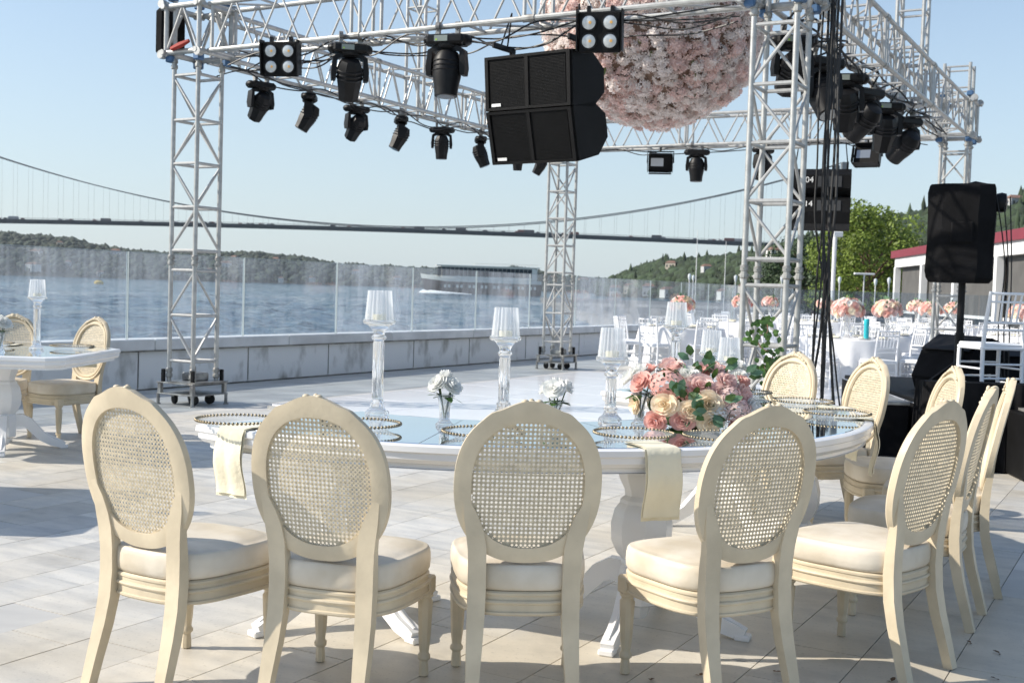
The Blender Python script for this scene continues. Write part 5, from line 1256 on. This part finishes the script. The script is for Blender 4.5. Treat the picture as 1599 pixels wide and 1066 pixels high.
for i in range(64):
    x = random.uniform(-470, 430); bus = random.random() < .2; L_, h_ = ((12, 3.4) if bus else (4.6, 1.6)); vv = thing('bridge_vehicle', 'vehicle driving on the bridge deck', 'vehicle', (bx+x, YB-12+random.choice((0, 4, 8)), dz(x)+2.0), 0, 'vehicles on the bridge')
    b_ = MB().box((0, 0, h_*.3+.2), (L_, 2, h_*.6), b=.2).box((0 if bus else -.3, 0, h_*.75+.1), (L_*.95 if bus else L_*.55, 1.8, h_*.5), b=.2).build('body', m_veh[i % 3], vv, 0)
    MB().box((-L_*.3, 0, .3), (.7, 2.05, .6)).box((L_*.3, 0, .3), (.7, 2.05, .6)).build('wheels', m_rubber, vv, 0)

# ---------------------------------------------------------------- ferry and buoy
YF = 540.; fx0 = at(655, YF); L_ = 56
fe = thing('ferry', 'passenger ferry with dark upper deck windows and white bow throwing a bow wave', 'ship', (fx0, YF, -1.75), R(6))
fe.scale = (1, 1, 1.12)
m_hull = mat('ferry_hull', (.07, .05, .045), .6, var=.3, scale=.4); m_fw = mat('ferry_white', (.78, .76, .68), .5); m_fwin = mat('ferry_windows', (.015, .03, .04), .6, spec=.2)
def hullring(z, w, x0): return [(x0, 0, z+max(0, z)*.28), (x0+4, -w*.55, z+max(0, z)*.2), (x0+11, -w, z+max(0, z)*.06), (L_-5, -w, z), (L_, -w*.6, z), (L_, w*.6, z), (L_-5, w, z), (x0+11, w, z+max(0, z)*.06), (x0+4, w*.55, z+max(0, z)*.2)]
def loft(rs):
    m = MB(); n = len(rs[0]); V = sum(rs, []); F = []
    for i in range(len(rs)-1):
        for k in range(n): l = (k+1) % n; F.append((i*n+k, i*n+l, (i+1)*n+l, (i+1)*n+k))
    F.append(tuple(range(n))[::-1]); F.append(tuple((len(rs)-1)*n+k for k in range(n))); return m.add(V, F)
hl = loft([hullring(-1, 4.4, 3), hullring(1.2, 5.0, 1.5), hullring(4.8, 5.4, .2)]).build('hull', m_hull, fe, 30)
bw = loft([hullring(4.8, 5.45, .1), hullring(6.3, 5.6, -.5)]); bw.build('white_bulwark', m_fw, fe, 30)
for i in range(24): MB().box((9+i*1.9, -5.42, 3.2), (1.1, .1, 1.2)).build('porthole', m_fw if i % 3 else m_fwin, hl, 0)
MB().box((L_*.56, 0, 8.9), (L_*.80, 9.6, 5.2), b=.3).build('upper_deckhouse', m_fw, fe, 0)
for i in range(22): MB().box((8.2+i*2.0, -4.83, 9.2), (1.85, .12, 3.6)).build('window', m_fwin, fe, 0)
for i in range(3): MB().box((6.55, -3.2+i*3.2, 9.3), (.14, 2.6, 3.0)).build('wheelhouse_window', m_fwin, fe, 0)
MB().box((L_*.55, 0, 11.65), (L_*.86, 10.4, .35)).build('roof_deck', m_fw, fe, 0)
rl = MB(); rl.tube([(24, -5, 12.9), (L_-2, -5, 12.9)], .07, 5)
for i in range(22): rl.cyl((24+i*1.38, -5, 11.8), (24+i*1.38, -5, 12.9), .05, 4)
rl.build('railing', m_fw, fe)
tag(MB().add([], []).tube([(fx0+.5, YF-2.5, -1.6), (fx0+5, YF-6.5, -1.35), (fx0+12, YF-9, -1.55), (fx0+24, YF-11, -1.7)], [.5, 1.1, .8, .2], 8).tube([(fx0-.5, YF-.5, -1.6), (fx0+1.5, YF-2, -1.0), (fx0+4, YF-3.5, -1.3)], [.5, 1.0, .4], 8).build('bow_wave', mat('sea_foam', (.85, .86, .86), .9, bump=.8, bscale=1.5)), 'white foam of the bow wave in front of the ferry', 'foam')
by = thing('buoy', 'yellow navigation buoy with a dark lattice mast out on the water', 'buoy', (at(152, 430), 430, -1.75), 0)
MB().lathe([(1.0, -.4), (1.6, 0), (1.65, .9), (1.2, 1.3), (.5, 1.5)], 16).build('float', mat('buoy_yellow', (.62, .42, .06), .6), by)
m = MB()
for i in range(4): a = i*PI/2+.4; m.cyl((.7*math.cos(a), .7*math.sin(a), 1.3), (.3*math.cos(a), .3*math.sin(a), 6.2), .09, 5)
for z in (2.8, 4.4): m.tube([(.55*math.cos(a), .55*math.sin(a), z) for a in np.linspace(0, 2*PI, 9)[:-1]], .06, 5, True)
m.lathe([(.3, 6.2), (.5, 6.4), (.5, 7.4), (.15, 7.8)], 10).build('mast', mat('buoy_mast', (.10, .08, .06), .7), by)

# ---------------------------------------------------------------- dry leaves and crumbs on the paving
random.seed(9); m_dry = mat('dry_leaf', (.14, .075, .035), .8, rnd=.4)
for i, (x, y) in enumerate(((1.92, 4.42), (2.05, 4.28), (1.78, 4.12), (1.98, 4.16), (1.70, 4.02), (1.86, 4.55), (1.25, 3.98), (1.38, 4.05), (.70, 4.05), (.98, 4.12), (.52, 4.0), (2.35, 5.0), (2.5, 5.3), (-1.72, 5.75), (-.9, 4.9), (1.1, 3.86))):
    g = MB(); leafquad(g, Vector((0, 0, .004)), Vector((1, 0, .25)), Vector((0, 0, 1)), random.uniform(.02, .045), .018); leafquad(g, Vector((0, 0, .003)), Vector((-.4, 1, .1)), Vector((0, 0, 1)), .018, .01)
    tag(g.build('fallen_leaf', m_dry, None, 0, (x, y, .002), (0, 0, random.uniform(0, 6))), 'curled brown fallen leaf lying on the pale paving', 'leaf', 'dry leaves on the paving')
# ---------------------------------------------------------------- the air over the strait
hzb = MB().box((0, 1250, 98), (5200, 3100, 204)).build('haze', None, None, 0)
mh = bpy.data.materials.new('haze_air'); mh.use_nodes = True; th_ = mh.node_tree
for n_ in list(th_.nodes): th_.nodes.remove(n_)
ho = th_.nodes.new('ShaderNodeOutputMaterial'); pv = th_.nodes.new('ShaderNodeVolumePrincipled')
pv.inputs['Color'].default_value = (.90, .95, 1, 1); pv.inputs['Density'].default_value = .00005; pv.inputs['Anisotropy'].default_value = .3
th_.links.new(pv.outputs[0], ho.inputs['Volume']); hzb.data.materials.append(mh); tag(hzb, kind='stuff')
